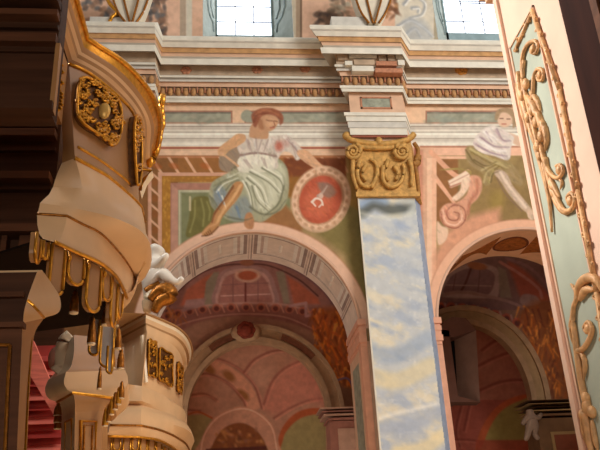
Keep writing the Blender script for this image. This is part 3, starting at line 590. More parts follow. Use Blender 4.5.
for wi, (xa, xb, ga, gb) in enumerate(WIN):
    wl = .0
    o = MB()
    o.add([(xa-wl, YC2, WZ0), (ga, YG, WZ0), (ga, YG, WZ1), (xa-wl, YC2, WZ1)], [(0, 1, 2, 3)]); o.add([(xb, YC2, WZ0), (gb, YG, WZ0), (gb, YG, WZ1), (xb, YC2, WZ1)], [(0, 3, 2, 1)])
    o.add([(xa-wl, YC2, WZ0), (xb, YC2, WZ0), (gb, YG, WZ0+.02), (ga, YG, WZ0+.02)], [(0, 1, 2, 3)])
    wn = struct(o.build('window_%d' % (wi+1), TEAL))
    o = MB(); o.box((ga, YG, WZ0), (gb, YG+.02, WZ1)); o.build('glass_pane', GLASS, wn)
    o = MB(); f = .035
    o.box((ga, YG-.03, WZ0), (ga+f, YG, WZ1)); o.box((gb-f, YG-.03, WZ0), (gb, YG, WZ1)); o.box((ga, YG-.03, WZ0), (gb, YG, U(245 if wi == 0 else 480, 36 if wi == 0 else 34, YG).z))
    o.build('window_frame', mat('teal_frame', (150, 172, 178), .6), wn)
    o = MB()
    for px in ((235.3, 253.6) if wi == 0 else (463, 482.5, 501)):
        x = U(px, 20, YG).x; o.box((x-.011, YG-.014, WZ0), (x+.011, YG-.001, WZ1))
    for py in ((7, 22.3) if wi == 0 else (3.5, 22)):
        z = U(240 if wi == 0 else 470, py, YG).z; o.box((ga, YG-.014, z-.011), (gb, YG-.001, z+.011))
    for k in range(1, 4):
        z = U(240, 7, YG).z+.27*k; o.box((ga, YG-.014, z-.011), (gb, YG-.001, z+.011))
    o.build('lead_cames', LEAD, wn)
    for s_, (pa, pb) in enumerate((((xa-wl, YC2), (ga, YG)), ((xb, YC2), (gb, YG)))):
        o = MB(); 
        q = lambda t, z: Vector((pa[0]+(pb[0]-pa[0])*t, pa[1]+(pb[1]-pa[1])*t-.012, z))
        zz = U(235, 30, YG).z
        o.tube([q(.3, zz+1.4), q(.35, zz+.3), q(.5, zz+.12), q(.75, zz+.05), q(.8, zz-.15)], .025, 6); o.tube([q(.6, zz+1.4), q(.6, zz+.4), q(.8, zz+.2)], .02, 6); o.build('reveal_moulding', REVD, wn, True)
# stucco consoles standing on the breaks of the cornice
IVG = mat('ivory_scroll', (226, 216, 196), .5, var=.06)
def console(cx, label, kind):
    Y = 11.35; base = U(cx, 24, Y); t = thing('scroll_console', label, 'console', base)
    legs = [[(cx-25, -24), (cx-19, -4), (cx-13, 12), (cx-5, 23)], [(cx-13, -24), (cx-8, -4), (cx-4, 12), (cx-1, 23)], [(cx+10, -24), (cx+8, -4), (cx+4, 12), (cx+1, 23)], [(cx+24, -24), (cx+18, -4), (cx+12, 12), (cx+5, 23)]]
    def ribbon(a, b_, nm, m_, Y0, th):
        A_ = cr_spline(a, 6); B_ = cr_spline(b_, 6); o = MB(); vs = []
        for p, q in zip(A_, B_): P0, P1 = U(*p, Y0), U(*q, Y0); vs += [P0, P1, P1+Vector((0, th, 0)), P0+Vector((0, th, 0))]
        n = len(A_); o.add(vs, [(i*4+j, i*4+4+j, i*4+4+(j+1) % 4, i*4+(j+1) % 4) for i in range(n-1) for j in range(4)]+[(0, 1, 2, 3), (n*4-4, n*4-1, n*4-2, n*4-3)]); return o.build(nm, m_, t)
    ribbon(legs[1], legs[2], 'centre_panel', IVG, Y, .3); ribbon(legs[0], legs[1], 'scroll_leg', IVG, Y-.06, .3); ribbon(legs[2], legs[3], 'scroll_leg', IVG, Y-.06, .3)
    for L in legs:
        o = MB(); o.tube([U(p[0], p[1], Y-.08) for p in cr_spline(L, 6)], .022, 6); o.build('gilt_edge', GOLDD, t, True)
    o = MB(); p0 = U(cx-42, 24, Y-.05); p1 = U(cx-8, 16, Y-.05); o.box((p0.x, Y-.02, p0.z-.05), (p1.x, Y+.4, p1.z)); o.build('plinth', GREYW, t)
    return t
console(374, 'ivory scroll console with gilt edges on the cornice above the marbled pilaster', 0)
t2 = console(131, 'ivory scroll console with gilt edges on the cornice at the upper left', 1)
o = MB(); o.tube([U(*p, 11.3) for p in cr_spline([(104, -8), (110, 4), (117, 12), (112, 17), (109, 23)], 6)], .035, 7); o.build('gilt_scroll', GOLD, t2, True)
o = MB(); o.add([U(112, -10, 11.34), U(124, -10, 11.34), U(122, 14, 11.34), U(114, 19, 11.34), U(117, 10, 11.34)], [(0, 1, 2, 3, 4)]); o.v += [v+Vector((0, .1, 0)) for v in o.v]; o.f += [(5, 6, 7, 8, 9)]+[(i, (i+1) % 5, (i+1) % 5+5, i+5) for i in range(5)]; o.m += [0]*6; o.build('leaf_tip', GOLDD, t2)
# ================================================================== LEFT CHAPEL
def chapel_surface(row0, Yb, reach):
    def f(X, Y):
        k = np.clip((row0-Y)/62, 0, 1); return Ugrid(X, Y, Yb-reach*k**1.4)
    return f
CG = 2.0
L = Canvas(100, 232, 400, 462, .7, (134, 100, 82))
L.C += ((fbm(L.X*.05, L.Y*.06, 9)-.5)*30)[..., None]
MV = (136, 104, 100); GR = (120, 108, 92); RD = (148, 84, 64); DK = (84, 54, 52)
L.rect(90, 226, 410, 312, (128, 90, 82))
L.poly([(178, 306), (186, 290), (206, 276), (216, 272), (210, 306)], RD, 1.5, False); L.poly([(203, 308), (206, 282), (214, 272), (219, 272), (214, 308)], GR, 1, False)
L.poly([(276, 272), (284, 270), (290, 303), (284, 305)], GR, 1, False); L.poly([(287, 276), (298, 282), (318, 298), (320, 304), (294, 304)], RD, 1.5, False); L.poly([(160, 306), (170, 290), (190, 274), (180, 306)], (110, 74, 66), 2, False)
L.stroke([(160, 312), (172, 290), (192, 272), (220, 262), (246, 260), (274, 262), (302, 274), (324, 292), (338, 312)], 3, (112, 82, 82)); L.stroke([(166, 312), (180, 290), (200, 274), (222, 266), (246, 264), (270, 266), (298, 279), (318, 296)], 1.6, DK)
L.poly([(216, 306), (216, 284), (221, 272), (232, 267), (246, 265.5), (260, 267), (269, 272), (275, 284), (275, 306)], MV, .8); L.poly([(219, 306), (219, 285), (224, 274), (234, 269.5), (246, 268.5), (257, 270), (266, 275), (271, 286), (271, 306)], (158, 124, 116), .8)
L.poly([(221.5, 306), (221.5, 287), (226, 277), (236, 273), (246, 272), (256, 273), (264, 278), (269, 288), (269, 306)], (140, 96, 88), .8)
L.stroke([(221, 296), (270, 294)], 1, (178, 146, 136)); L.stroke([(222, 285), (268, 283)], .9, (120, 84, 80)); L.stroke([(245.5, 276), (245.5, 306)], 2, (98, 52, 48)); L.stroke([(233, 278), (233, 306)], .9, (116, 80, 76)); L.stroke([(258, 278), (258, 306)], .9, (116, 80, 76))
L.ell(247.5, 275.5, 13, 7, 0, (168, 132, 114)); L.ell(247.5, 275.5, 9.5, 4.6, 0, (146, 78, 56)); L.ell(247, 262.5, 7, 3.5, 0, (128, 82, 62))
# ornament band and trophies
L.poly([(140, 336), (160, 322), (200, 310), (246, 305), (292, 309), (320, 318), (345, 336), (330, 344), (300, 326), (246, 316), (200, 322), (165, 340)], (118, 78, 70), 1.5)
L.stroke([(160, 316), (200, 306.5), (246, 303), (292, 306), (330, 322)], 2, (152, 116, 106)); L.stroke([(150, 340), (176, 326), (210, 317), (246, 314), (284, 317), (316, 330)], 1.6, (150, 110, 96))
for k in range(15):
    a = -1.05+k*.15; x, y = 246+100*math.sin(a), 318-10*math.cos(a)+18*(abs(a)**2)*.35
    L.ell(x, y-1, 4.5, 4, 0, (150, 92, 74), .8); L.ell(x, y-.5, 2.6, 2.6, 0, (92, 52, 48), .8); L.stroke([(x+5, y-4), (x+8, y+3)], 1.6, (158, 112, 94))
L.poly([(186, 300), (182, 312), (204, 306), (206, 298)], (140, 108, 104), 1, False); L.stroke([(290, 306), (306, 303), (306, 316), (322, 313), (324, 326)], 3, (146, 112, 108), smooth=False)
L.poly([(312, 316), (330, 308), (362, 316), (366, 398), (346, 394), (332, 366), (318, 340)], (146, 82, 40), 4, True, .85)
for k in range(330):
    x = random.uniform(312, 364); y = random.uniform(308, 394); L.stroke([(x, y), (x+random.uniform(-6, 8), y+random.uniform(4, 14))], random.uniform(1, 3), random.choice([(196, 112, 40), (150, 78, 36), (222, 142, 62), (104, 54, 34), (120, 70, 46), (168, 86, 44)]), .8, soft=1, alpha=.8)
for k in range(60):
    x = random.uniform(150, 186); y = random.uniform(308, 352); L.stroke([(x, y), (x+random.uniform(-6, 6), y+random.uniform(3, 10))], random.uniform(1, 2.6), random.choice([(150, 86, 44), (112, 64, 46), (170, 110, 60)]), .8, soft=1, alpha=.7)
L.stroke([(322, 388), (346, 378), (352, 392), (338, 400)], 2, (110, 90, 110)); L.stroke([(352, 314), (360, 360)], 5, (92, 60, 44))
L.poly([(310, 400), (330, 385), (370, 390), (370, 462), (310, 462)], (118, 84, 62), 2, False)
L.mottle(.08, .25)
RCX, RCY, RRX, RRY = 257, 417, 71, 76          # inner edge of the rib in the photo
inside = lambda X, Y: ((X-RCX)/RRX)**2+(np.minimum(Y-RCY, 0)/RRY)**2 < 1
YB = 17.0
srf = chapel_surface(308, YB, 2.4)
I0 = inside(L.X, L.Y)
def notrib(P): return ~I0
L.build(srf, notrib, CG, {}, 'wall_left_chapel')
# pink apse behind the rib: a shallow half dome
A = Canvas(RCX-RRX-3, RCY-RRY-3, RCX+RRX+3, 462, .7, (150, 110, 90))
A.C += ((fbm(A.X*.05, A.Y*.05, 19)-.5)*24)[..., None]
LN = (112, 62, 52)
A.poly([(186, 366), (196, 360), (212, 360), (232, 368), (250, 384), (260, 404), (256, 410), (246, 408), (240, 394), (224, 378), (206, 372), (190, 376)], (172, 124, 100), 1)
for x, y in ((209, 369), (229, 376), (243, 395)): A.ell(x, y, 7, 4, 40, (120, 78, 44), 1.5, .85)
for pts in ([(188, 362), (212, 358), (236, 367), (254, 385), (262, 408)], [(188, 378), (206, 374), (226, 382), (242, 398), (246, 408)], [(264, 404), (272, 382), (284, 369), (300, 361)], [(244, 372), (254, 360), (270, 352), (284, 350)], [(274, 418), (290, 408), (310, 400), (330, 398)], [(186, 396), (204, 394), (216, 400)], [(186, 410), (200, 411)]): A.stroke(pts, 2, LN, soft=1.3, alpha=.85); A.stroke([(p+2, q+1.5) for p, q in pts], 1.2, (184, 126, 106), soft=1, alpha=.6)
A.poly([(264, 408), (272, 384), (300, 362), (326, 390), (328, 404), (300, 402), (280, 414)], (170, 106, 90), 4, True, .6)
A.poly([(277, 462), (278, 440), (284, 425), (296, 413), (312, 408), (330, 410), (330, 416), (316, 416), (302, 419), (290, 429), (285, 442), (285, 462)], (150, 78, 48), .9)
A.poly([(283, 462), (283, 440), (289, 428), (301, 418), (318, 414), (330, 414), (334, 462)], (132, 120, 80), .9)
A.poly([(184, 462), (184, 420), (196, 415), (208, 416), (214, 428), (206, 462)], (132, 118, 82), 1); A.stroke([(184, 416), (198, 412), (212, 418)], 2, (150, 84, 56))
A.poly([(198, 462), (201, 440), (212, 420), (228, 409), (243, 406.5), (258, 411), (272, 424), (279, 445), (280, 462)], (164, 120, 98), .9)
A.stroke([(200, 458), (204, 436), (216, 419), (232, 410.5), (246, 409), (260, 415), (272, 428), (277, 450)], 1.4, (196, 152, 128))
A.poly([(210, 462), (213, 444), (222, 430), (234, 423.5), (246, 424), (258, 432), (266, 446), (267, 462)], (112, 66, 40), .9)
for k in range(70): A.ell(random.uniform(216, 262), random.uniform(428, 460), random.uniform(1, 4), 1.4, random.uniform(0, 90), random.choice([(146, 92, 48), (92, 56, 38), (170, 118, 70), (126, 84, 64)]), 1, .6)
A.poly([(206, 449), (266, 446), (267, 450), (206, 453)], (78, 42, 36), .8, False)
A.mottle(.07, .25)
def apse(X, Y):
    k = 1-((X-RCX)/(RRX+3))**2-(np.minimum(Y-RCY, 0)/(RRY+3))**2; return Ugrid(X, Y, YB+1.7*np.sqrt(np.clip(k, 0, 1)))
IA = ((A.X-RCX)/(RRX+3))**2+(np.minimum(A.Y-RCY, 0)/(RRY+3))**2 < 1
A.build(apse, lambda P: IA, CG, {}, 'wall_left_apse')
RIB = mat('beige_rib', (176, 138, 102), .8, var=.15, scale=6); RIB2 = mat('brown_rib_panel', (128, 78, 54), .8, var=.25, scale=10); RIB3 = mat('pale_rib_edge', (190, 154, 118), .8)
def rib(name, label, cx, cy, rx, ry, Y, legs, bands, cart=None, a0=0., a1=math.pi):
    t = thing(name, label, 'arch rib', U(cx, cy-ry, Y)); n = 40
    def pt(k, a): return (cx+(rx+k)*math.cos(a), cy-(ry+k)*math.sin(a))
    A_ = [a0+(a1-a0)*i/n for i in range(n+1)]
    for (k0, k1, dy, m_, nm, aa) in bands:
        o = MB(); vs = []
        sel = [a for a in A_ if any(lo <= a <= hi for lo, hi in aa)] if aa else A_
        pts = [(pt(k0, a), pt(k1, a)) for a in sel]
        if not aa and a0 == 0 and legs: pts = [((cx+rx+k0, legs), (cx+rx+k1, legs))]+pts
        if not aa and a1 > 3.1 and legs: pts = pts+[((cx-rx-k0, legs), (cx-rx-k1, legs))]
        for p, q in pts: vs += [U(*p, Y-dy), U(*q, Y-dy), U(*q, Y-dy)+Vector((0, dy+.06, 0)), U(*p, Y-dy)+Vector((0, dy+.06, 0))]
        N = len(pts); o.add(vs, [(i*4+j, i*4+4+j, i*4+4+(j+1) % 4, i*4+(j+1) % 4) for i in range(N-1) for j in range(4)]+[(0, 1, 2, 3), (N*4-4, N*4-1, N*4-2, N*4-3)]); o.build(nm, m_, t)
    if cart:
        o = MB(); x, y = cart; o.ball(U(x, y, Y-.3), (.36, .07, .24)); o.build('cartouche', RIB3, t, True)
        o = MB()
        for k in range(7): a = k*2*math.pi/7; p = U(x+4.5*math.cos(a), y-2+4.5*math.sin(a), Y-.36); o.ball(p, (.12, .06, .11))
        o.ball(U(x, y-2, Y-.42), (.14, .08, .14)); o.build('rosette', mat('dark_red_flower', (140, 62, 44), .8, var=.3, scale=10), t, True)
    return t
rib('arch_rib', 'beige arch rib with red flower at its crown inside the large arch', RCX, RCY, RRX, RRY, YB, 462,
    [(-1, 4, .22, RIB3, 'inner_fillet', None), (4, 13, .16, RIB, 'rib_band', None), (13, 17, .24, RIB3, 'outer_fillet', None), (5.5, 11.5, .19, RIB2, 'sunk_panel', [(1.72, 2.25)]), (5.5, 11.5, .19, RIB2, 'sunk_panel', [(.75, 1.30)])], (246, 332))
# pier with cornice at the right of the chapel
t = thing('chapel_pier', 'pale pier with moulded cap behind the left edge of the marbled pilaster', 'pier', (U(345, 430, 15.6).x, 15.6, 0))
CP = mat('chapel_beige', (196, 156, 132), .8, var=.12); CP2 = mat('chapel_rose', (170, 116, 98), .8, var=.12)
for (r0, r1, xa, mi) in ((405.5, 409, 320, CP), (409, 412, 322, CP2), (412, 416, 324, CP), (416, 420, 328, CP2)):
    p, q = U(xa, r1, 15.6), U(382, r0, 15.6); o = MB(); o.box((p.x, 15.6, p.z), (q.x, 16.4, q.z)); o.build('cap_moulding', mi, t)
p, q = U(332, 462, 15.66), U(382, 419.5, 15.66); o = MB(); o.box((p.x, 15.66, 0), (q.x, 16.3, q.z)); o.build('shaft', CP2, t)
p, q = U(340, 462, 15.64), U(356, 428, 15.64); o = MB(); o.box((p.x, 15.635, 1), (q.x, 15.66, q.z)); o.build('sunk_panel', CP, t)
# ================================================================== RIGHT CHAPEL
R_ = Canvas(410, 244, 640, 462, .7, (114, 84, 70))
R_.C += ((fbm(R_.X*.05, R_.Y*.06, 29)-.5)*26)[..., None]
R_.rect(400, 240, 640, 310, (104, 76, 72))
R_.poly([(440, 296), (446, 276), (456, 268), (474, 263), (492, 266), (500, 274), (498, 296), (490, 298)], (134, 108, 102), 1); R_.poly([(444, 293), (450, 278), (460, 271), (476, 267), (489, 270), (495, 277), (489, 294), (470, 291)], (104, 76, 74), .8)
R_.stroke([(471, 268), (466, 282), (461, 291)], 2.2, (76, 46, 44)); R_.stroke([(446, 285), (491, 286)], 1, (136, 106, 100)); R_.stroke([(480, 270), (478, 292)], .9, (84, 56, 54)); R_.stroke([(456, 274), (453, 290)], .9, (84, 56, 54)); R_.ell(477, 266, 10, 3.6, 8, (132, 82, 56))
R_.poly([(498, 266), (506, 270), (512, 298), (500, 298)], (112, 94, 82), 1, False); R_.poly([(508, 262), (524, 270), (545, 290), (550, 300), (524, 300), (514, 280)], (134, 72, 58), 2); R_.stroke([(500, 262), (520, 274), (538, 288), (542, 298)], 3, (146, 96, 86)); R_.stroke([(506, 258), (530, 268), (552, 290)], 3, (116, 84, 84)); R_.poly([(520, 300), (524, 294), (536, 296), (540, 304), (524, 306)], (128, 100, 94), 1)
R_.stroke([(438, 296), (460, 292), (486, 296), (510, 302), (532, 312)], 3, (124, 94, 88))
for k in range(9): x, y = 440+k*11, 304+k*k*.32; R_.ell(x, y+3, 5, 5, 20, (150, 76, 58), 1); R_.ell(x+.6, y+3.4, 3, 3, 20, (84, 48, 44), 1); R_.stroke([(x+5, y), (x+8, y+9)], 2, (146, 108, 96))
R_.poly([(520, 312), (560, 306), (572, 400), (552, 398), (536, 360)], (128, 70, 36), 4, True, .8)
for k in range(260):
    x = random.uniform(512, 566); y = random.uniform(306, 398)
    if x > 516+ (y-306)*.25: R_.stroke([(x, y), (x+random.uniform(-4, 6), y+random.uniform(4, 14))], random.uniform(1, 3), random.choice([(180, 100, 40), (140, 72, 36), (206, 128, 56), (96, 52, 36), (120, 72, 46)]), .8, soft=1, alpha=.8)
R_.poly([(440, 330), (444, 322), (456, 317), (474, 320), (486, 330), (470, 336), (452, 340)], (112, 76, 62), 2)
R_.mottle(.08, .25)
XR, YR, QX, QY = 464, 415, 70, 92
I1 = (((R_.X-XR)/QX)**2+(np.minimum(R_.Y-YR, 0)/QY)**2 < 1)
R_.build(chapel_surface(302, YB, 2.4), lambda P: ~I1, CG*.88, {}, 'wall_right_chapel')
B_ = Canvas(XR-QX-3, YR-QY-3, XR+QX+3, 462, .7, (142, 88, 70))
B_.C += ((fbm(B_.X*.05, B_.Y*.05, 39)-.5)*22)[..., None]
B_.rect(380, 400, 560, 470, (138, 72, 58))
for pts in ([(478, 366), (494, 358), (510, 352)], [(480, 390), (500, 382), (520, 380), (532, 384)], [(462, 402), (456, 430), (460, 446)], [(470, 402), (464, 430)], [(440, 440), (470, 440), (500, 446)], [(482, 350), (490, 344), (500, 338)]): B_.stroke(pts, 2, (104, 52, 44), soft=1.2, alpha=.85); B_.stroke([(p+2, q+2) for p, q in pts], 1.1, (172, 104, 84), soft=1, alpha=.5)
B_.poly([(474, 462), (478, 438), (486, 420), (498, 406), (514, 397), (534, 394), (540, 400), (520, 402), (504, 410), (494, 422), (486, 440), (482, 462)], (160, 80, 48), 1); B_.poly([(481, 462), (485, 440), (493, 422), (504, 409), (520, 401), (540, 399), (540, 462)], (128, 112, 62), 1)
B_.rect(476, 440, 540, 462, (140, 62, 46), 1, .85); B_.mottle(.07, .25)
def apse2(X, Y):
    k = 1-((X-XR)/(QX+3))**2-(np.minimum(Y-YR, 0)/(QY+3))**2; return Ugrid(X, Y, YB+1.7*np.sqrt(np.clip(k, 0, 1)))
IB = ((B_.X-XR)/(QX+3))**2+(np.minimum(B_.Y-YR, 0)/(QY+3))**2 < 1
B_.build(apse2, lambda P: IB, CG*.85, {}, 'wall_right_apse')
rib('arch_rib', 'dim brown arch rib inside the arch beside the gilded pier', XR, YR, QX, QY, YB, 462,
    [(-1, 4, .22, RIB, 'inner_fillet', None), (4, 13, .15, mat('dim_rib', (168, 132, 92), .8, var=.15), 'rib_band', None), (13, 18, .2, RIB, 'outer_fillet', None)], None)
# splayed slot opening
t = thing('slot_window', 'narrow dark slot opening in a splayed grey niche inside the right hand arch', 'niche', U(462, 402, 16.6)); Yn = 16.3
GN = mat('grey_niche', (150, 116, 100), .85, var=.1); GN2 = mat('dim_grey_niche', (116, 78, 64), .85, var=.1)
o = MB(); v = [U(*p, Yn) for p in ((438, 330), (449, 330), (459, 402), (446, 402))]; o.prism(v, (0, 1, 0), .5, 0); o.build('left_splay', GN2, t)
o = MB(); v = [U(*p, Yn+.45) for p in ((447, 336), (455, 336), (460, 402), (452, 402))]; o.prism(v, (0, 1, 0), .05, 0); o.build('dark_slot', mat('black_void', (10, 9, 10), .9), t)
o = MB(); a = [U(454, 334, Yn+.44), U(458, 400, Yn+.44)]; c = [U(476, 330, Yn), U(480, 402, Yn)]; o.add([a[0], c[0], c[1], a[1], a[0]+Vector((.1, .1, 0)), c[0]+Vector((.05, .4, 0)), c[1]+Vector((.05, .4, 0)), a[1]+Vector((.1, .1, 0))], [(0, 1, 2, 3), (4, 7, 6, 5), (0, 4, 5, 1), (1, 5, 6, 2), (2, 6, 7, 3), (3, 7, 4, 0)]); o.build('right_splay', GN, t)
o = MB(); v = [U(*p, Yn-.02) for p in ((446, 402), (458, 396), (481, 402))]; o.prism(v, (0, 1, 0), .4, 0); o.build('sill', GN2, t)
o = MB(); v = [U(*p, Yn) for p in ((438, 336), (443, 322), (452, 317), (466, 318), (476, 330), (454, 337))]; o.prism(v, (0, 1, 0), .5, 0); o.build('niche_head', GN2, t)
# pier and figure at right
t = thing('chapel_pier', 'brown pier with moulded cap inside the right hand arch beside the gilded pier', 'pier', (U(560, 430, 15.4).x, 15.4, 0))
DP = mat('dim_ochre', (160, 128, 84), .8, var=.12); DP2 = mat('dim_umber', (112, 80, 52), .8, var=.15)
for (r0, r1, xa, mi) in ((397, 400.5, 527, DP2), (400.5, 404, 528, DP), (404, 407, 531, DP2), (407, 411, 533, DP), (411, 416, 537, DP2)):
    p, q = U(xa, r1, 15.4), U(620, r0, 15.4); o = MB(); o.box((p.x, 15.4, p.z), (q.x, 16.2, q.z)); o.build('cap_moulding', mi, t)
p, q = U(543, 462, 15.46), U(620, 415.5, 15.46); o = MB(); o.box((p.x, 15.46, 0), (q.x, 16.1, q.z)); o.build('shaft', DP2, t)
p, q = U(556, 462, 15.44), U(600, 430, 15.44); o = MB(); o.box((p.x, 15.44, 1), (q.x, 15.47, q.z)); fr = o.build('panel_frame', DP, t); p, q = U(559, 462, 15.43), U(600, 433, 15.43); o = MB(); o.box((p.x, 15.43, 1), (q.x, 15.45, q.z)); o.build('panel_field', mat('dim_red_panel', (130, 70, 48), .8), fr)
def skinned(name, chains, m_, parent, sub=2):
    me = bpy.data.meshes.new(name); vs = []; es = []; rs = []
    for ch in chains:
        prev = None
        for p, r in ch:
            if isinstance(p, int): prev = p; continue
            vs.append(tuple(p)); rs.append(r)
            if prev is not None: es.append((prev, len(vs)-1))
            prev = len(vs)-1
    me.from_pydata(vs, es, []); me.materials.append(m_); o = bpy.data.objects.new(name, me); link(o, parent)
    bm = bmesh.new(); bm.from_mesh(me); sl = bm.verts.layers.skin.verify()
    for i, v in enumerate(bm.verts): v[sl].radius = (rs[i], rs[i]); v[sl].use_root = (i == 0)
    bm.to_mesh(me); bm.free()
    md = o.modifiers.new('skin', 'SKIN'); md.use_smooth_shade = True; md = o.modifiers.new('sub', 'SUBSURF'); md.levels = sub; md.render_levels = sub
    return o
Yf = 15.3; q = lambda x, y: U(x, y, Yf)
t = thing('stucco_putto', 'small grey stucco child figure clinging to the brown pier cap inside right arch', 'statue', q(533, 440))
skinned('body', [[(q(532, 423), .13), (q(531, 417), .13), (q(530, 413), .06), (q(529, 409), .11)], [(0, 0), (q(536, 428), .085), (q(534, 434), .06), (q(539, 440), .05)], [(0, 0), (q(529, 430), .085), (q(527, 437), .06), (q(525, 441), .05)], [(1, 0), (q(538, 419), .06), (q(542, 413), .045)], [(1, 0), (q(525, 420), .06), (q(522, 425), .045)]], mat('grey_stone_figure', (140, 116, 98), .7, var=.1), t)
# ---- chapel shells (floor to vault), seen only in part
for nm, xa, xb in (('left', -2.4, 2.9), ('right', 3.12, 8.2)):
    b = MB(); b.box((xa-.2, 13.3, 0), (xa, 20, 9)); struct(b.build('wall_%s_chapel_side' % nm, DPINK)); b = MB(); b.box((xb, 13.3, 0), (xb+.2, 20, 9)); struct(b.build('wall_%s_chapel_side' % nm, DPINK))
    b = MB(); b.box((xa-.2, 13.3, 9), (xb+.2, 20, 9.2)); struct(b.build('ceiling_%s_chapel' % nm, DPINK)); b = MB(); b.box((xa-.2, 20, 0), (xb+.2, 20.2, 9)); struct(b.build('wall_%s_chapel_back' % nm, DPINK))
# ================================================================== LEFT: GILDED BALCONIES ALONG THE NAVE
from mathutils.bvhtree import BVHTree
EYEV = Vector((0, 0, EYE))
class Bay:
    """A balcony lofted between horizontal contour lines."""
    def __init__(s, Yc, NF=6, NM=26, NB=8): s.Yc = Yc; s.n = (NF, NM, NB); s.L = {}; s.tris = None
    def line(s, key, flank, corner, main, back, dY=0.0):
        z = U(*corner, s.Yc+dY).z; w = lambda p: UZ(p[0], p[1], z) if max(abs(p[0]), abs(p[1])) > 20 else Vector((p[0], p[1], z))
        pcs = [resample([w(p) for p in flank]+[w(corner)], s.n[0]), resample([tuple(p) for p in cr_spline([w(corner)]+[w(p) for p in main], 6)], s.n[1])[1:]]
        last = w(main[-1]); pcs.append(resample([tuple(p) for p in cr_spline([last]+[w(p) for p in back], 6)], s.n[2])[1:])
        s.L[key] = np.concatenate(pcs); return s
    def mid(s, key, a, b, s_plan, t_z): s.L[key] = np.c_[s.L[a][:, :2]*(1-s_plan)+s.L[b][:, :2]*s_plan, s.L[a][:, 2]*(1-t_z)+s.L[b][:, 2]*t_z]; return s
    def loft(s, name, keys, mats, parent, mis=None, smooth=True, split=38):
        b = MB(); N = len(s.L[keys[0]])
        for k in keys: b.v += [Vector(p) for p in s.L[k]]
        for i in range(len(keys)-1):
            for j in range(N-1): b.f.append((i*N+j, i*N+j+1, (i+1)*N+j+1, (i+1)*N+j)); b.m.append(mis[i] if mis else 0)
        o = b.build(name, mats, parent, smooth)
        if smooth:
            md = o.modifiers.new('edge', 'EDGE_SPLIT'); md.split_angle = math.radians(split)
        s.bvh = BVHTree.FromPolygons([tuple(v) for v in b.v], [tuple(f) for f in b.f]); return o
    def band(s, name, key, r, m_, parent, i0=0, i1=None, dz=0):
        P = [Vector(p)+Vector((0, 0, dz)) for p in s.L[key][i0:i1]]; b = MB(); b.tube(P, r, 6); return b.build(name, m_, parent, True)
    def on(s, px, py, off=.01, bvh=None):
        d = Vector(ray(px, py)).normalized(); h = (bvh or s.bvh).ray_cast(EYEV, d); k = 0
        while h[0] is None and k < 14: k += 1; d = Vector(ray(px-k*.8, py)).normalized(); h = (bvh or s.bvh).ray_cast(EYEV, d)
        if h[0] is None:
            h = (bvh or s.bvh).find_nearest(EYEV+d*s.Yc*1.05); return h[0]-d*off, -d
        n = h[1]; n = -n if n.dot(d) > 0 else n; return h[0]+n*off, n
def gilt_plate(bay, bvh, poly, name, parent, seed, boss=None, th=.03, dens=26):
    rnd = random.Random(seed); P = [tuple(p) for p in cr_spline(poly, 4, True)]; cx = sum(p[0] for p in P)/len(P); cy = sum(p[1] for p in P)/len(P)
    front = []; back = []
    for ring in (1.0, .6, .25):
        for p in P: q, n = bay.on(cx+(p[0]-cx)*ring, cy+(p[1]-cy)*ring, th*(1 if ring == 1 else .7), bvh); front.append(q)
    c0, n0 = bay.on(cx, cy, th*.7, bvh); k = len(P)
    for p in P: back.append(bay.on(p[0], p[1], -.01, bvh)[0])
    vs = front+[c0]+back; fs = []
    for r in range(2): fs += [(r*k+i, r*k+(i+1) % k, (r+1)*k+(i+1) % k, (r+1)*k+i) for i in range(k)]
    fs += [(2*k+i, 2*k+(i+1) % k, 3*k) for i in range(k)]+[(3*k+1+i, 3*k+1+(i+1) % k, (i+1) % k, i) for i in range(k)]
    pl = meshobj(name, vs, fs, mat('gilding_ground', (96, 58, 22), .5, metal=.3, var=.4, scale=30), parent, None, True)
    b = MB(); b.tube([bay.on(p[0], p[1], th+.006, bvh)[0] for p in P], .012, 6, 0, None, True); b.build('gilt_rim', GOLD, pl, True)
    b = MB(); xs = [p[0] for p in P]; ys = [p[1] for p in P]; done = 0
    def inside(x, y):
        r = False
        for i in range(k):
            (xa, ya), (xb, yb) = P[i], P[(i+1) % k]
            if (ya > y) != (yb > y) and x < (xb-xa)*(y-ya)/(yb-ya)+xa: r = not r
        return r
    sc = bay.Yc/4.4
    for t_ in range(1200):
        if done >= dens: break
        x, y = rnd.uniform(min(xs), max(xs)), rnd.uniform(min(ys), max(ys))
        if not inside(x, y) or (boss and abs(x-boss[0]) < boss[2]+1.5 and abs(y-boss[1]) < boss[3]+1.5): continue
        done += 1; a0 = rnd.uniform(0, 6.28); s_ = rnd.choice((-1, 1)); r0 = rnd.uniform(2.2, 4.2)/sc
        b.tube([bay.on(x+r0*(1-.8*i/9)*math.cos(a0+s_*i*.75), y+r0*(1-.8*i/9)*math.sin(a0+s_*i*.75), th+.008, bvh)[0] for i in range(10)], .013, 5, 0, .006)
    b.build('scrollwork', GOLD, pl, True)
    if boss:
        q, n = bay.on(boss[0], boss[1], th+.012, bvh); r = bay.Yc/600
        b = MB(); b.ball(q, (boss[2]*r, boss[2]*r*.6, boss[3]*r), 0, 14, 8); b.build('oval_boss', mat('worn_gold', (222, 178, 100), .4, metal=.35), pl, True)
    return pl
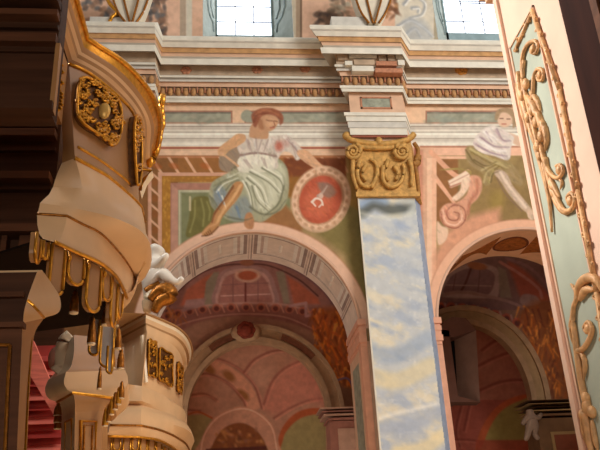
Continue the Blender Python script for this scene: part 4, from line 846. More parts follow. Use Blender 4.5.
def tongue(base0, base1, drop0, drop1, parent, out, th=.03, m_=CREAM2, name='lambrequin_tab'):
    """a hanging tab with rounded foot and gilt border between two top points"""
    a, b_ = Vector(base0), Vector(base1); W_ = (b_-a); w_ = W_.length; u = W_.normalized(); dn = Vector((0, 0, -1)); n = out.normalized()
    L0 = drop0; pts = [a, b_]; k = 8
    for i in range(k+1):
        t = math.pi*i/k; pts.append(a+u*(w_/2+w_/2*math.cos(t))+dn*(L0-w_*.45+w_*.45*math.sin(t)))
    o = MB(); o.prism(pts, -n, th); tb = o.build(name, m_, parent)
    o = MB(); o.tube([p+n*.004 for p in pts[1:]]+[pts[0]+n*.004], .011, 6); o.build('gilt_border', GOLD, tb, True); return tb
def tassel(p, L, r, parent, m1=GOLDD, tilt=(0, 0), capm=IVORY):
    p = Vector(p); o = MB(); o.lathe(p+Vector((0, 0, -L)), [(r, 0), (r*1.05, L*.08), (r*.95, L*.45), (r*.75, L*.7), (r*.5, L*.78), (r*.6, L*.84), (r*.45, L*.92), (r*.2, L)], 12)
    t = o.build('tassel', m1, parent, True); o = MB(); o.lathe(p+Vector((0, 0, -L*1.03)), [(r*.9, 0), (r*1.02, L*.03), (r*1.02, L*.09)], 12); o.build('tassel_foot', capm, t, True); return t
# ---- near balcony
t = thing('balcony', 'large cream and gilt balcony with gold cartouche bulging out at the upper left', 'balcony', (-1.1, 5.3, 3.36)); near = t
B = Bay(4.38)
back = [(-.72, 6.14), (-1.0, 6.32), (-1.6, 6.4)]
B.line('L0', [(-.98, 3.3)], (87, 38), [(100, 47), (118, 58), (135, 73), (150, 92), (158, 110), (160, 125), (157, 145)], back)
B.line('L0b', [(-1.0, 3.3)], (84, 47), [(97, 55), (115, 67), (131, 82), (145, 101), (152, 117), (154, 130), (152, 146)], back)
B.line('L1', [(-1.07, 3.3)], (69, 64), [(85, 71), (100, 81), (120, 98), (132, 112), (137, 130)], [(-.80, 5.75), (-1.05, 6.1), (-1.6, 6.2)])
B.mid('c1', 'L0b', 'L1', .15, .30).mid('c2', 'L0b', 'L1', .38, .42).mid('c3', 'L0b', 'L1', .46, .62).mid('c4', 'L0b', 'L1', .80, .75)
B.line('top', [(-1.3, 3.3)], (87, 30), [(118, 50), (150, 85), (160, 118), (157, 140)], back); B.L['top'][:, 2] = B.L['L0'][:, 2]+.02; B.L['top'][:, 0] = B.L['L0'][:, 0]-.25
B.loft('cornice', ['top', 'L0', 'L0b', 'c1', 'c2', 'c3', 'c4', 'L1'], [CREAM, GOLD, CREAM2], t, [0, 1, 2, 0, 2, 0, 2])
B.band('gilt_edge', 'L0', .022, GOLD, t); B.band('gilt_bead', 'L1', .016, GOLD, t, 5)
B.L['c2x'] = B.L['c2']
B.line('B1', [(59, 66)], (69, 64), [(85, 71), (100, 81), (120, 98), (132, 112), (137, 130)], [(-.80, 5.75), (-1.05, 6.1), (-1.6, 6.2)])
B.line('L2a', [(63, 147)], (74, 145), [(98, 159), (116, 172), (128, 182), (137, 194)], [(-.72, 5.6), (-.95, 5.95), (-1.6, 6.1)])
B.line('L2', [(62, 163)], (75, 158), [(97, 170), (110, 178), (133, 198), (141, 207)], [(-.66, 5.5), (-.8, 5.85), (-.95, 5.95)])
body = B.loft('parapet', ['B1', 'L2a', 'L2'], [CREAM2], t); bvB = B.bvh
B.band('gilt_band', 'L2a', .012, GOLD, t, 6, 26); B.band('gilt_band', 'L2', .015, GOLD, t, 5, 33)
B.line('M', [(40, 203)], (69, 207), [(88, 211), (108, 216), (127, 223), (142, 232), (150, 243)], [(-.56, 5.2), (-.64, 5.55), (-.9, 5.9)], -.06)
B.line('a3', [(53, 187)], (82, 188), [(98, 193), (113, 201), (129, 212), (143, 222)], [(-.62, 5.3), (-.74, 5.7), (-.92, 5.9)], .08)
B.line('L3', [(37, 214)], (67, 216), [(82, 224), (100, 233), (117, 250), (129, 266), (136, 280)], [(-.66, 5.3), (-.72, 5.6), (-.9, 5.85)], -.08)
B.line('L4', [(47, 240)], (55, 242), [(78, 253), (100, 263), (115, 275), (122, 286), (127, 298)], [(-.74, 5.1), (-.82, 5.5), (-.95, 5.8)], -.2)
B.mid('a1', 'L2', 'a3', .45, .35).mid('a2', 'L2', 'a3', .8, .7).mid('a4', 'a3', 'M', .30, .40).mid('a5', 'a3', 'M', .72, .75).mid('v0', 'M', 'L3', .1, .3).mid('v1', 'M', 'L3', .4, .65)
B.mid('u1', 'L3', 'L4', .12, .35).mid('u2', 'L3', 'L4', .38, .70).mid('u3', 'L3', 'L4', .70, .90)
B.loft('swelling_apron', ['L2', 'a1', 'a2', 'a3', 'a4', 'a5', 'M', 'v0', 'v1', 'L3'], CREAM, t, split=32)
sf = [Vector(p) for p in B.L['L4']]; o = MB(); o.prism([p+Vector((-.05, .02, 0)) for p in sf]+[Vector((-1.75, 6.1, sf[0].z)), Vector((-1.75, 4.6, sf[0].z))], (0, 0, 1), .015); o.build('soffit', mat('shaded_wood', (30, 19, 13), .8, spec=.05), t); B.loft('apron_foot', ['L3', 'u1', 'u2', 'u3', 'L4'], CREAM, t)  # soffit colour darkened to imitate the shade behind the hanging tabs
B.band('gilt_band', 'L3', .010, GOLDD, t, 0, 31); B.band('gilt_band', 'L4', .013, GOLD, t, 5, 31)
gilt_plate(B, bvB, [(76, 86), (81, 80), (90, 83), (103, 92), (114, 102), (117, 118), (116, 134), (110, 146), (100, 139), (88, 132), (79, 125), (74, 116), (74, 100)], 'cartouche', t, 4, (99, 113, 6, 9), .035, 70)
gilt_plate(B, bvB, [(128.5, 122), (131, 117), (134, 126), (134.5, 160), (133, 182), (130, 186), (128.5, 168), (127.5, 140)], 'cartouche', t, 5, None, .05, 12)
# carved strip and cream edge left of the corner
o = MB(); p0, p1 = U(56, 112, 4.15), U(63, 50, 4.15); o.box((p0.x-.1, 4.15, p0.z), (p1.x, 4.3, p1.z)); st = o.build('side_panel', CREAM2, t)
o = MB(); rnd = random.Random(3)
for k in range(16):
    q = U(59.5+rnd.uniform(-2, 2)-k*.1, 110-k*3.6, 4.13); o.tube([q+Vector((.02*math.cos(a*.8)*(1-a/10), -.01, .02*math.sin(a*.8)*(1-a/10))) for a in range(9)], .011, 5)
o.build('carved_strip', GOLD, st, True)
# lambrequins
L4 = B.L['L4']
def tabs(bay, key, specs, t, outv, cols=None):
    for (xa, ya, xb, yb, yl) in specs:
        z = bay.L[key][0, 2]; a = UZ(xa, ya, z); b_ = UZ(xb, yb, z); m = (a+b_)/2; d = a.y; bot = U((xa+xb)/2, yl, m.y).z
        n = Vector((b_.y-a.y, -(b_.x-a.x), 0)); n = n if n.dot(Vector((0, 0, 0))-Vector((m.x, m.y, 0))) > 0 else -n
        tongue(a+n.normalized()*(-.02), b_+n.normalized()*(-.02), max(.05, z-bot), 0, t, n)
tabs(B, 'L4', [(55, 243, 68, 249, 294), (72, 251, 87, 258, 284), (91, 260, 104, 267, 311), (106, 269, 114, 276, 300), (115, 277, 120, 284, 326), (121, 286, 125, 294, 318), (40, 232, 44, 240, 262), (46, 240, 51, 242, 258)], t, None)
for i, (x, y, yl) in enumerate(((70, 251, 258), (89, 260, 266), (105, 268, 274))): p = UZ(x, y, L4[0, 2]); q = MB(); q.ball(U(x, yl, p.y), (.012, .012, .022)); q.build('gilt_drop', GOLD, t, True)
for (x, y0, y1, r, Y) in ((75.5, 290, 313, .030, 4.9), (93, 316, 344, .030, 5.3), (107, 305, 325, .034, 5.4), (117.5, 300, 326, .02, 5.6), (119, 328, 349, .028, 5.9), (113, 350, 368, .024, 5.8), (121.5, 348, 369, .03, 6.0), (100.5, 366, 389, .018, 6.0)):
    p = U(x, y0, Y); tassel(p, p.z-U(x, y1, Y).z, r, t)
for (xa, xb, y0, y1, Y) in ((91, 100, 318, 354, 5.6), (102, 115, 322, 366, 6.0), (108, 113, 346, 372, 5.7)):
    a, b_ = U(xa, y0, Y), U(xb, y0+2, Y); tongue(a, b_, a.z-U(xa, y1, Y).z, 0, t, Vector((.3, -1, 0)), .02, mat('grey_white_paint', (206, 204, 204), .4, var=.05))
o = MB(); o.tube([U(*p, 5.95) for p in cr_spline([(163, 95), (161.5, 108), (162.5, 120), (160, 134), (157, 150), (152, 163)], 6)], .028, 7)
for k, (x, y) in enumerate(((162, 100), (161, 112), (162, 124), (159, 138), (156, 150), (150, 162))): o.ball(U(x, y, 5.92), (.035, .03, .06))
o.build('gilt_crest', GOLD, t, True)
o = MB(); o.prism([U(*p, 5.7) for p in ((134, 166), (152, 169), (145, 178), (140, 191), (137, 184))], (0, 1, 0), .15); e = o.build('cornice_end', IVORY, t)
o = MB(); o.tube([U(*p, 5.68) for p in ((134, 167), (151, 171), (144, 179), (140, 190))], .016, 6); o.build('gilt_edge', GOLD, e, True)
# ---- far balcony
t = thing('balcony', 'smaller farther balcony with gold panels in front of the left foot of the large arch', 'balcony', (-1.2, 10.2, 2.8)); far = t
D_ = Bay(9.25); bk = [(-.75, 11.5), (-1.5, 11.6)]
D_.line('L0', [(118, 329)], (146, 313.5), [(162, 320), (178, 328), (188, 338), (192, 350), (191, 360)], bk)
D_.line('L0b', [(119, 333)], (146, 318), [(162, 325), (177, 332), (186, 341), (190, 352), (189, 362)], bk)
D_.line('L1', [(124, 344)], (147, 332), [(160, 338), (173, 345), (181, 356), (184, 370)], bk)
D_.mid('c1', 'L0b', 'L1', .1, .35).mid('c2', 'L0b', 'L1', .45, .5).mid('c3', 'L0b', 'L1', .55, .8)
D_.L['top'] = D_.L['L0'].copy(); D_.L['top'][:, 0] -= .3; D_.L['top'][:, 2] += .02
D_.loft('cornice', ['top', 'L0', 'L0b', 'c1', 'c2', 'c3', 'L1'], [CREAM, IVORY, CREAM2], t, [0, 1, 0, 2, 0, 0])
D_.line('L2', [(126, 384)], (142, 386), [(155, 391), (167, 397), (176, 404), (179, 412)], bk)
D_.loft('parapet', ['L1', 'L2'], CREAM, t); bvD = D_.bvh
D_.line('m1', [(122, 390)], (142, 390), [(158, 396), (172, 402), (184, 410), (187, 420)], bk, -.05); D_.line('m2', [(122, 401)], (142, 401), [(158, 407), (172, 413), (183, 420), (187, 430)], bk, -.08); D_.line('m3', [(124, 405)], (142, 405), [(158, 410), (172, 415), (182, 422), (186, 432)], bk, 0)
D_.line('M', [(110, 416)], (141, 416), [(160, 421), (178, 426), (190, 432), (194.5, 441)], bk, -.2); D_.line('L3', [(110, 425)], (141, 425.5), [(160, 430), (176, 437), (186, 444), (190, 452)], bk, -.2); D_.line('L4', [(106, 436)], (140, 437), [(158, 440), (172, 447), (184, 457)], bk, -.1)
D_.mid('k1', 'm3', 'M', .6, .3).mid('k2', 'm3', 'M', .9, .65).mid('k3', 'L3', 'L4', .3, .6)
D_.loft('base_moulding', ['L2', 'm1', 'm2', 'm3'], CREAM, t); D_.loft('swelling_apron', ['m3', 'k1', 'k2', 'M', 'L3'], CREAM, t); D_.loft('apron_foot', ['L3', 'k3', 'L4'], CREAM, t)
D_.band('gilt_edge', 'L0', .018, CREAM2, t); D_.band('gilt_band', 'L3', .014, GOLDD, t, 0, 30); D_.band('gilt_band', 'L4', .016, GOLD, t, 0, 30)
for i, pl in enumerate(([(147, 340), (154, 343), (154, 377), (146, 374)], [(158, 348), (170, 355), (170, 386), (157, 379)], [(176, 362), (180.5, 368), (179.5, 394), (175.5, 390)])): gilt_plate(D_, bvD, [pl[0], ((pl[0][0]+pl[1][0])/2, (pl[0][1]+pl[1][1])/2), pl[1], ((pl[1][0]+pl[2][0])/2, (pl[1][1]+pl[2][1])/2), pl[2], ((pl[3][0]+pl[2][0])/2, (pl[3][1]+pl[2][1])/2), pl[3], ((pl[0][0]+pl[3][0])/2, (pl[0][1]+pl[3][1])/2)], 'gilt_panel', t, 20+i, None, .03, 22)
o = MB(); p = [D_.on(x, y, .02, bvD)[0] for x, y in ((143.5, 336), (144.5, 383))]; o.tube(p, .03, 6); o.build('corner_post', IVORY, t)
tabs(D_, 'L4', [(106, 437, 112, 437, 452), (114, 437, 121, 437, 450), (124, 437, 131, 437, 456), (133, 437, 139, 437, 450), (142, 438, 148, 439, 456), (150, 440, 156, 441, 452), (158, 442, 163, 444, 458), (166, 446, 170, 448, 458)], t, None)
o = MB(); o.box((-1.55, 9.75, 0), (-.95, 10.7, D_.L['L4'][0, 2])); o.build('support_pier', CREAM2, far)
# ---- putto on the far balcony
Yq = 9.6; q = lambda x, y, d=0: U(x, y, Yq+d)
t = thing('stucco_putto', 'glossy white child figure with gilt drapery perched on the farther balcony cornice', 'statue', q(158, 312))
skinned('body', [[(q(152, 280), .17), (q(153, 268), .16), (q(155, 257), .07), (q(157, 250), .14), (q(160, 246), .10)], [(0, 0), (q(162, 272, -.15), .10), (q(170, 280, -.2), .075), (q(178, 283, -.2), .05), (q(183, 277, -.25), .04)], [(1, 0), (q(161, 262, -.2), .07), (q(165, 257, -.3), .05), (q(168, 253, -.3), .04)], [(0, 0), (q(150, 294), .1), (q(152, 306), .07)]], SKIN, t)
o = MB(); o.tube([q(*p, -.2) for p in cr_spline([(150, 300), (158, 292), (166, 290), (170, 296), (160, 302), (154, 312)], 6)], lambda f_: .05+.06*math.sin(math.pi*f_), 8); o.tube([q(*p, -.1) for p in cr_spline([(146, 292), (152, 288), (160, 284)], 6)], .06, 8); o.build('drapery', GOLDD, t, True)
o = MB(); o.tube([q(*p, -.1) for p in cr_spline([(147, 312), (150, 300), (156, 290)], 5)], lambda f_: .05+.05*math.sin(math.pi*f_), 8); o.build('cloth_fold', IVORY, t, True)
# ---- middle pier
t = thing('gallery_pier', 'cream pier with bulging capital and gold framed panel below the balconies', 'pier', (-1.3, 6.6, 0))
LC = [(66, 345), (61, 357), (57, 370), (48, 380), (45, 389), (48, 398), (57, 402), (59, 405), (61, 409), (62, 414), (60, 470)]
CC = [(74, 335), (74, 352), (71, 366), (66, 372), (64, 382), (67, 389), (73, 393), (74.5, 399), (75, 405), (75, 412), (74, 470)]
RC = [(112, 338), (114, 352), (118, 364), (125, 370), (128, 378), (126, 387), (114, 398), (111, 401), (106, 405), (103, 411), (101, 470)]
YL, Y0_, YR_ = 7.0, 6.4, 6.65
def pierband(i0, i1, name, ml, mf, parent):
    o = MB(); n = 6
    A_ = np.array(cr_spline([tuple(U(*p, YL)) for p in LC[i0:i1]], n)); B2 = np.array(cr_spline([tuple(U(*p, Y0_)) for p in CC[i0:i1]], n)); C2 = np.array(cr_spline([tuple(U(*p, YR_)) for p in RC[i0:i1]], n)); k = len(A_)
    A0 = A_.copy(); A0[:, 1] += .7; A0[:, 0] += .3; C0 = C2.copy(); C0[:, 1] += .9; C0[:, 0] -= .1
    cols = [A0, A_, B2, C2, C0]
    for c in cols: o.v += [Vector(p) for p in c]
    for c in range(5):
        d = (c+1) % 5
        for j in range(k-1): o.f.append((c*k+j, d*k+j, d*k+j+1, c*k+j+1)); o.m.append(0 if c < 2 else 1)
    ob = o.build(name, [ml, mf], parent, False); ob.data.polygons.foreach_set('use_smooth', [True]*len(ob.data.polygons)); md = ob.modifiers.new('edge', 'EDGE_SPLIT'); md.split_angle = math.radians(35); return ob
pierband(0, 4, 'neck', IVORY, CREAM2, t); pierband(3, 7, 'bulging_capital', IVORY, CREAM, t); pierband(6, 10, 'cavetto', IVORY, CREAM2, t); pierband(9, 11, 'shaft', IVORY, CREAM2, t)  # lit left faces and shaded fronts put into the colours
o = MB(); o.tube([U(57, 402, YL), U(73, 393, Y0_), U(114, 398, YR_)], .013, 6); o.build('gilt_band', GOLD, t)
def onface(pts, P, Q, name, m_, parent, r):      # tube frame lying on the pier face between verticals P and Q
    o = MB(); o.tube(pts, r, 6, 0, None, True); return o.build(name, m_, parent)
fF = lambda x, y: U(x, y, Y0_+(YR_-Y0_)*(x-75)/(101-75)-.012); fL = lambda x, y: U(x, y, Y0_+(YL-Y0_)*(75-x)/(75-61)-.02)
onface([fF(81, 421), fF(96, 421.5), fF(95, 468), fF(80, 468)], 0, 0, 'panel_frame', GOLD, t, .018); onface([fF(84.5, 425), fF(92.5, 425.3), fF(91.5, 468), fF(83.5, 468)], 0, 0, 'panel_frame', GOLDD, t, .01)
onface([fL(65.5, 422), fL(72, 419), fL(71.5, 466), fL(64.5, 467)], 0, 0, 'panel_frame', GOLD, t, .014)
o = MB(); o.ball(U(56.5, 359, 6.9), (.075, .1, .115), 0, 12, 8); o.build('rose_knob', mat('rose_brown_knob', (190, 132, 112), .4), t, True)
o = MB(); o.tube([U(*p, 6.85) for p in cr_spline([(72, 336), (66, 342), (63, 356), (64, 368), (58, 375)], 6)], lambda f_: .07+.02*f_, 10); o.build('white_scroll', IVORY, t, True)
for (x, y, r_) in ((58.5, 403, .022), (58.5, 410, .022), (58.5, 416, .02)): p = U(x, y, 6.75); tassel(p, .11, r_+.012, t, GOLDD)
for k, (x, y) in enumerate(((122, 381), (119, 387), (115.5, 392), (112, 397), (109, 404), (106, 408))): p = U(x, y, 6.5); tassel(p, .15, .026, t, GOLD if k % 2 else GOLDD)
# ---- near pier at the left edge
t = thing('gallery_pier', 'dark fronted pier with cream curved side and gilt edge at the far left', 'pier', (-1.2, 3.6, 0))
NC = [(37, 272), (31, 288), (27, 300), (24, 312), (23, 323), (22, 335), (20, 380), (16, 470)]
FC = [(42, 270), (52, 284), (60, 298), (59, 312), (44, 318), (34, 336), (29, 380), (24, 470)]
def nearband(i0, i1, name, mside, mfront):
    o = MB(); A_ = cr_spline([tuple(U(*p, 3.4)) for p in NC[i0:i1]], 5); B2 = cr_spline([tuple(U(*p, 3.85)) for p in FC[i0:i1]], 5); k = len(A_); A0 = [(-2.4, p[1], p[2]) for p in A_]; B0 = [(-2.4, p[1], p[2]) for p in B2]
    for c in (A0, A_, B2, B0): o.v += [Vector(p) for p in c]
    for c in range(4):
        d = (c+1) % 4
        for j in range(k-1): o.f.append((c*k+j, d*k+j, d*k+j+1, c*k+j+1)); o.m.append(1 if c == 0 else 0)
    ob = o.build(name, [mside, mfront], t, True); md = ob.modifiers.new('edge', 'EDGE_SPLIT'); md.split_angle = math.radians(35); return ob
nearband(0, 5, 'bulging_capital', CREAM, WOOD); nearband(4, 7, 'shaft', CREAM2, WOOD2); nearband(6, 8, 'shaft', CREAM2, WOOD2)
ze = U(16, 470, 3.4).z; o = MB(); o.box((-2.4, 3.4, 0), (U(16, 470, 3.4).x, 3.85, ze+.01)); o.build('base', WOOD2, t)
o = MB(); o.tube([U(27.5, 300, 3.36), U(33, 305, 3.37), U(38, 310.5, 3.40), U(44, 317.5, 3.5)], .007, 6); o.build('gilt_band', GOLD, t)
o = MB(); o.tube([U(30, 338, 3.8), U(27, 380, 3.8), U(22.5, 470, 3.8)], .016, 6); o.build('gilt_edge', GOLD, t)
o = MB(); o.tube([U(10, 345, 3.385), U(8, 380, 3.385), U(4, 470, 3.385)], .008, 6); o.tube([U(-14, 345, 3.385), U(10, 345, 3.385)], .008, 6); o.build('gilt_moulding', GOLDD, t)
o = MB()
for y in (296, 326): p = U(20, y, 3.4); o.box((-2.3, 3.37, p.z-.012), (U(25, y, 3.4).x, 3.42, p.z+.012))
o.build('wood_moulding', WOOD2, t)
# ---- dark panelled gallery front and the red boards behind
t = thing('wooden_gallery', 'dark brown panelled wooden gallery front in shadow at the upper left', 'gallery', (-1.8, 3.6, 3.9))
p0 = U(50.5, 112, 3.6); o = MB(); o.box((-3, 3.6, p0.z), (p0.x, 3.75, 5.6)); o.build('panel', WOOD, t)
for i, (y, h, d) in enumerate(((6, .03, .10), (19, .02, .07), (29, .012, .03), (42, .03, .05), (52, .01, .02), (110, .025, .06))): z = U(20, y, 3.6).z; o = MB(); o.box((-3, 3.6-d, z-h), (p0.x+ (.02 if y > 60 else .0), 3.62, z+h)); o.build('rail', WOOD2 if i in (1, 3) else WOOD, t)
o = MB(); a, b_ = U(50, 112, 3.58), U(54, 44, 3.58); o.box((a.x-.005, 3.57, a.z), (a.x+.02, 3.62, b_.z)); o.build('cream_edge', CREAM2, t)
pr = U(66, 180, 5.2); o = MB(); o.box((-3.2, 5.2, U(20, 300, 5.2).z), (-1.3, 5.4, 5.6)); o.build('back_panel', WOOD, t)
for i, (y, h, d) in enumerate(((128, .02, .06), (138, .03, .10), (151, .015, .04), (183, .03, .14), (191, .015, .06), (236, .03, .16))): z = U(20, y, 5.2).z; o = MB(); o.box((-3.2, 5.2-d, z-h), (-1.32, 5.22, z+h)); o.build('rail', WOOD2 if i % 2 else WOOD, t)
for x0, x1 in ((0, 9), (18, 32)): a, b_ = U(x0, 268, 5.15), U(x1, 238, 5.15); o = MB(); o.box((a.x, 5.1, a.z), (b_.x, 5.2, b_.z)); o.build('hanging_board', WOOD2, t)
a, b_ = U(0, 352, 8.7), U(70, 240, 8.7); o = MB(); o.box((-3.2, 8.7, a.z), (b_.x, 8.8, 5.6)); o.build('gap_darkener', WOOD, t)  # added dark panel imitating the deep shade in the gap behind the piers
t = thing('red_louvre', 'red slatted boards in the gap behind the cream pier at the lower left', 'louvre', (-2.2, 8, 2.6)); Yr = 8.2
o = MB(); o.prism([U(*p, Yr-.3) for p in ((24, 334), (33, 340), (62, 408), (62, 432), (52, 412), (28, 372))], (0, 1, 0), .08); o.build('sloping_board', RED, t)
for i, (y0, y1) in enumerate(((352, 362), (366, 376), (379, 387), (390, 401), (404, 411), (414, 425), (428, 439), (442, 452), (455, 465))):
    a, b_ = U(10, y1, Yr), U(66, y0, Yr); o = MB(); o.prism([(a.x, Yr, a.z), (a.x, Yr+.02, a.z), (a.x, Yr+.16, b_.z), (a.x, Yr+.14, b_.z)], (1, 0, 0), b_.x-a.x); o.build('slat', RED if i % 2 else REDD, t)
o = MB(); a, b_ = U(5, 470, Yr+.2), U(70, 345, Yr+.2); o.box((a.x, Yr+.2, 0), (b_.x, Yr+.24, b_.z)); o.build('backing_board', REDD, t)
b = MB(); b.box((-3.4, -5, 0), (-3.2, 12, 6.6)); struct(b.build('wall_left', WOOD))
b = MB(); b.box((-3.2, -5, 5.62), (9, 3.2, 5.8)); struct(b.build('ceiling', WOOD)); b = MB(); b.box((-3.4, -5.2, 0), (9, -5, 5.8)); struct(b.build('wall_rear', WOOD))
# ================================================================== RIGHT: PAINTED PIER WITH GILDED ORNAMENT
XP = 1.9; yn, yf = 3.25, 4.06
t = thing('nave_pier', 'pink and pale green pier with gilded scrollwork close by at the right', 'pier', (2.4, 3.65, 0))
o = MB(); o.box((XP, yn, 0), (3.1, yf, 7.2)); bevel(o.build('shaft', PIERW, t), .012, 2)
q = lambda x, y, d=0.: UX(x, y, XP-d)
zt = UX(531, 13, XP).z; zl = UX(512, 57, XP).z; ypn, ypf = 3.555, 3.955
o = MB(); o.box((XP-.006, ypn, .2), (XP+.01, ypf, zt)); pan = o.build('green_panel', PIERP, t)
o = MB()
for ya, yb_, za, zb in ((ypf, ypf+.012, .2, zt+.012), (ypn-.012, ypn, .2, zt+.012), (ypn-.012, ypf+.012, zt, zt+.014)): o.box((XP-.014, ya, za), (XP+.01, yb_, zb))
o.build('panel_edge', mat('tan_edge', (226, 184, 154), .7), pan)
o = MB(); o.box((XP-.02, yf-.05, .2), (XP+.02, yf+.005, 7)); o.build('corner_strip', PIERW, t)
o = MB()
for k, (d, za, zb) in enumerate(((.03, 0, .05), (.06, .05, .09), (.09, .09, .16))):
    z = UX(490, 9, XP).z; o.box((XP-d-.02, yn+.35, z+za), (3.1, yf+d+.03, z+zb))
o.build('capital_moulding', PINK, t)
GG = PIERG
# borders of beaded foliage
def border(p0, p1, n, seed, w):
    rnd = random.Random(seed); o = MB(); a, b_ = q(*p0, .012), q(*p1, .012)
    o.tube([a, b_], w*.55, 6, flat=1)
    for k in range(n):
        c = a.lerp(b_, (k+.5)/n); s_ = 1 if k % 2 else -1; d = (b_-a).normalized(); e = Vector((0, d.z, -d.y)); r = w*rnd.uniform(.8, 1.15)
        o.tube([c+d*(r*1.6*(i/8-.5))+e*s_*r*.9*math.sin(math.pi*i/8*1.2)+Vector((-.012*math.sin(math.pi*i/8), 0, 0)) for i in range(9)], w*.28, 5, 0, w*.16)
        o.ball(c+e*s_*r*.5, (w*.3, w*.4, w*.5), 0, 7, 5)
    return o.build('gilded_border', GG, pan, True)
border((515, 51), (531, 15), 5, 2, .026)
border((532, 10), (560, 90), 10, 3, .028); border((560, 90), (578, 190), 10, 4, .028); border((578, 190), (597, 292), 10, 5, .028); border((597, 292), (612, 400), 10, 6, .028)
def scroll(pts, r0, r1, name='gilded_scroll', d=.02, curl=None):
    o = MB(); P = [q(p[0], p[1], d) for p in cr_spline(pts, 6)]; n = len(P)
    o.tube(P, lambda f_: (r0+(r1-r0)*f_)*.8, 7)
    if curl: o.ball(q(curl[0], curl[1], d+.005), (.018, .03, .03), 0, 9, 6)
    return o.build(name, GG, pan, True)
def leaf(pts, w, name='gilded_leaf', d=.016):
    o = MB(); P = [q(p[0], p[1], d) for p in cr_spline(pts, 6)]; o.tube(P, lambda f_: .72*w*(.25+math.sin(math.pi*min(1, f_*.9+.1))**.8), 8, flat=1); return o.build(name, GG, pan, True)
scroll([(527, 120), (524, 96), (522, 70), (523, 54), (528, 44), (535, 41), (538, 46), (536, 53), (531, 52), (531, 48)], .020, .012, curl=(533, 49))
scroll([(533, 130), (532, 108), (533, 90), (534, 76), (538, 69), (543, 71), (543, 79), (538, 80), (537, 75)], .020, .012, curl=(540, 75))
scroll([(524, 60), (523, 80), (527, 100), (532, 120), (537, 140), (541, 160)], .016, .024)
leaf([(518, 72), (521, 92), (527, 112), (533, 134), (537, 150)], .034); leaf([(526, 96), (533, 104), (541, 122), (545, 146)], .034); leaf([(535, 118), (543, 124), (547, 138), (545, 152)], .026); leaf([(520, 84), (524, 106), (531, 128)], .03)
for (x, y) in ((522, 96), (528, 118), (536, 122), (541, 136), (538, 146), (532, 110), (526, 84)): o = MB(); o.ball(q(x, y, .03), (.022, .032, .04), 0, 8, 6); o.build('gilded_boss', GG, pan, True)
scroll([(536, 146), (541, 164), (546, 184), (550, 206), (552, 232)], .026, .010)
scroll([(541, 146), (545, 162), (551, 174), (558, 178), (563, 172), (561, 165), (556, 166)], .022, .012, curl=(559, 170))
scroll([(545, 158), (549, 178), (556, 196), (564, 210), (572, 209), (575, 199), (571, 193), (567, 198), (569, 203)], .024, .012, curl=(570, 201))
leaf([(549, 182), (556, 200), (565, 212), (572, 208)], .024)
scroll([(578, 296), (574, 306), (573, 320), (575, 336), (577, 352), (581, 380), (586, 402)], .016, .026); scroll([(577, 352), (584, 348), (590, 338), (592, 328), (588, 322), (584, 328), (587, 333)], .022, .012, curl=(588, 329))
leaf([(577, 300), (580, 286), (588, 278), (597, 280), (602, 292)], .032); leaf([(580, 300), (586, 290), (594, 290)], .026)
for (x, y, r) in ((587, 407, .05), (583, 415, .034), (592, 412, .034), (586, 398, .034)): o = MB(); o.ball(q(x, y, .02), (.025, r*.8, r), 0, 9, 6); o.build('gilded_boss', GG, pan, True)
scroll([(585, 412), (588, 430), (592, 452), (596, 470)], .03, .02)
for pts, w_ in (([(516, 84), (522, 110), (528, 132)], .02), ([(530, 92), (537, 100), (541, 112)], .02), ([(536, 150), (544, 168), (548, 190), (550, 214)], .016), ([(547, 172), (554, 186), (560, 198)], .02), ([(556, 176), (562, 182), (560, 190)], .012), ([(572, 312), (571, 330), (574, 346)], .016), ([(580, 350), (585, 362), (584, 380)], .018), ([(576, 360), (580, 378), (582, 394)], .016), ([(582, 412), (584, 430), (588, 446)], .02), ([(592, 420), (595, 438), (598, 452)], .018), ([(571, 284), (576, 292), (574, 304)], .014)): leaf(pts, w_)
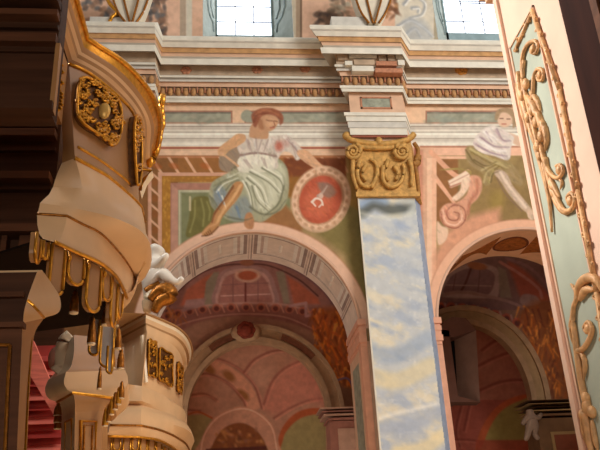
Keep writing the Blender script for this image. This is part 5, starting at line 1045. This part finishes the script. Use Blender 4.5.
# dark wooden post beside it
t = thing('gallery_post', 'dark brown wooden post in shadow at the upper right corner', 'post', (2.5, 2.4, 0))
o = MB(); o.box((XP-.02, 1.2, 0), (3.2, 3.24, 5.6)); bevel(o.build('post', mat('maroon_wood', (48, 22, 14), .7, var=.3, scale=3, spec=.05, stretch=(.4, 3, .6)), t), .02)
o = MB(); o.box((XP-.035, 2.86, .1), (XP, 2.92, 5.5)); o.build('fillet', WOOD2, t)
# ================================================================== LIGHT
w = bpy.data.worlds.new('World'); S.world = w; w.use_nodes = True
w.node_tree.nodes['Background'].inputs[0].default_value = (1, .93, .84, 1); w.node_tree.nodes['Background'].inputs[1].default_value = .42
def area(name, loc, to, size, size_y, power, col, spread=180):
    l = bpy.data.lights.new(name, 'AREA'); l.shape = 'RECTANGLE'; l.size = size; l.size_y = size_y; l.energy = power; l.color = col; l.spread = math.radians(spread)
    o = bpy.data.objects.new(name, l); C.objects.link(o); o.location = loc; o.rotation_euler = (Vector(to)-Vector(loc)).to_track_quat('-Z', 'Y').to_euler(); return o
area('daylight_through_side_windows', (9, 2, 11), (0, 12, 7), 5, 4, 950, (1, .96, .9))
area('daylight_through_left_windows', (-7, 7, 11), (2, 4.2, 4), 3, 3, 360, (1, .96, .9), 70)
area('rear_fill', (-.6, -4, 2.4), (-.8, 6, 3), 2.2, 2.6, 190, (1, .93, .84))  # added fill behind the camera for front faces; no door is built
area('left_chapel_fill', (-2.1, 14.6, 2.4), (1.2, 16.8, 6.6), 1.6, 2, 62, (1, .93, .85))  # added fill lamp brightening the left chapel; it has no real window
area('right_chapel_fill', (3.3, 14.6, 2.4), (5.6, 16.8, 6.6), 1.6, 2, 20, (1, .93, .85))  # weaker added fill lamp for the right chapel
l = bpy.data.lights.new('floor_bounce_spot', 'SPOT'); l.energy = 16000; l.color = (1, .90, .74); l.spot_size = math.radians(26); l.spot_blend = .3; l.shadow_soft_size = .2  # added spot; its warm bounce off the floor lifts the undersides
o = bpy.data.objects.new('floor_bounce_spot', l); C.objects.link(o); o.location = (7, 5, 13); o.rotation_euler = (Vector((1.2, 7.2, 0))-o.location).to_track_quat('-Z', 'Y').to_euler()
S.view_settings.view_transform = 'Standard'; S.view_settings.look = 'None'; S.view_settings.gamma = 1; S.view_settings.use_curve_mapping = False; S.view_settings.exposure = 0
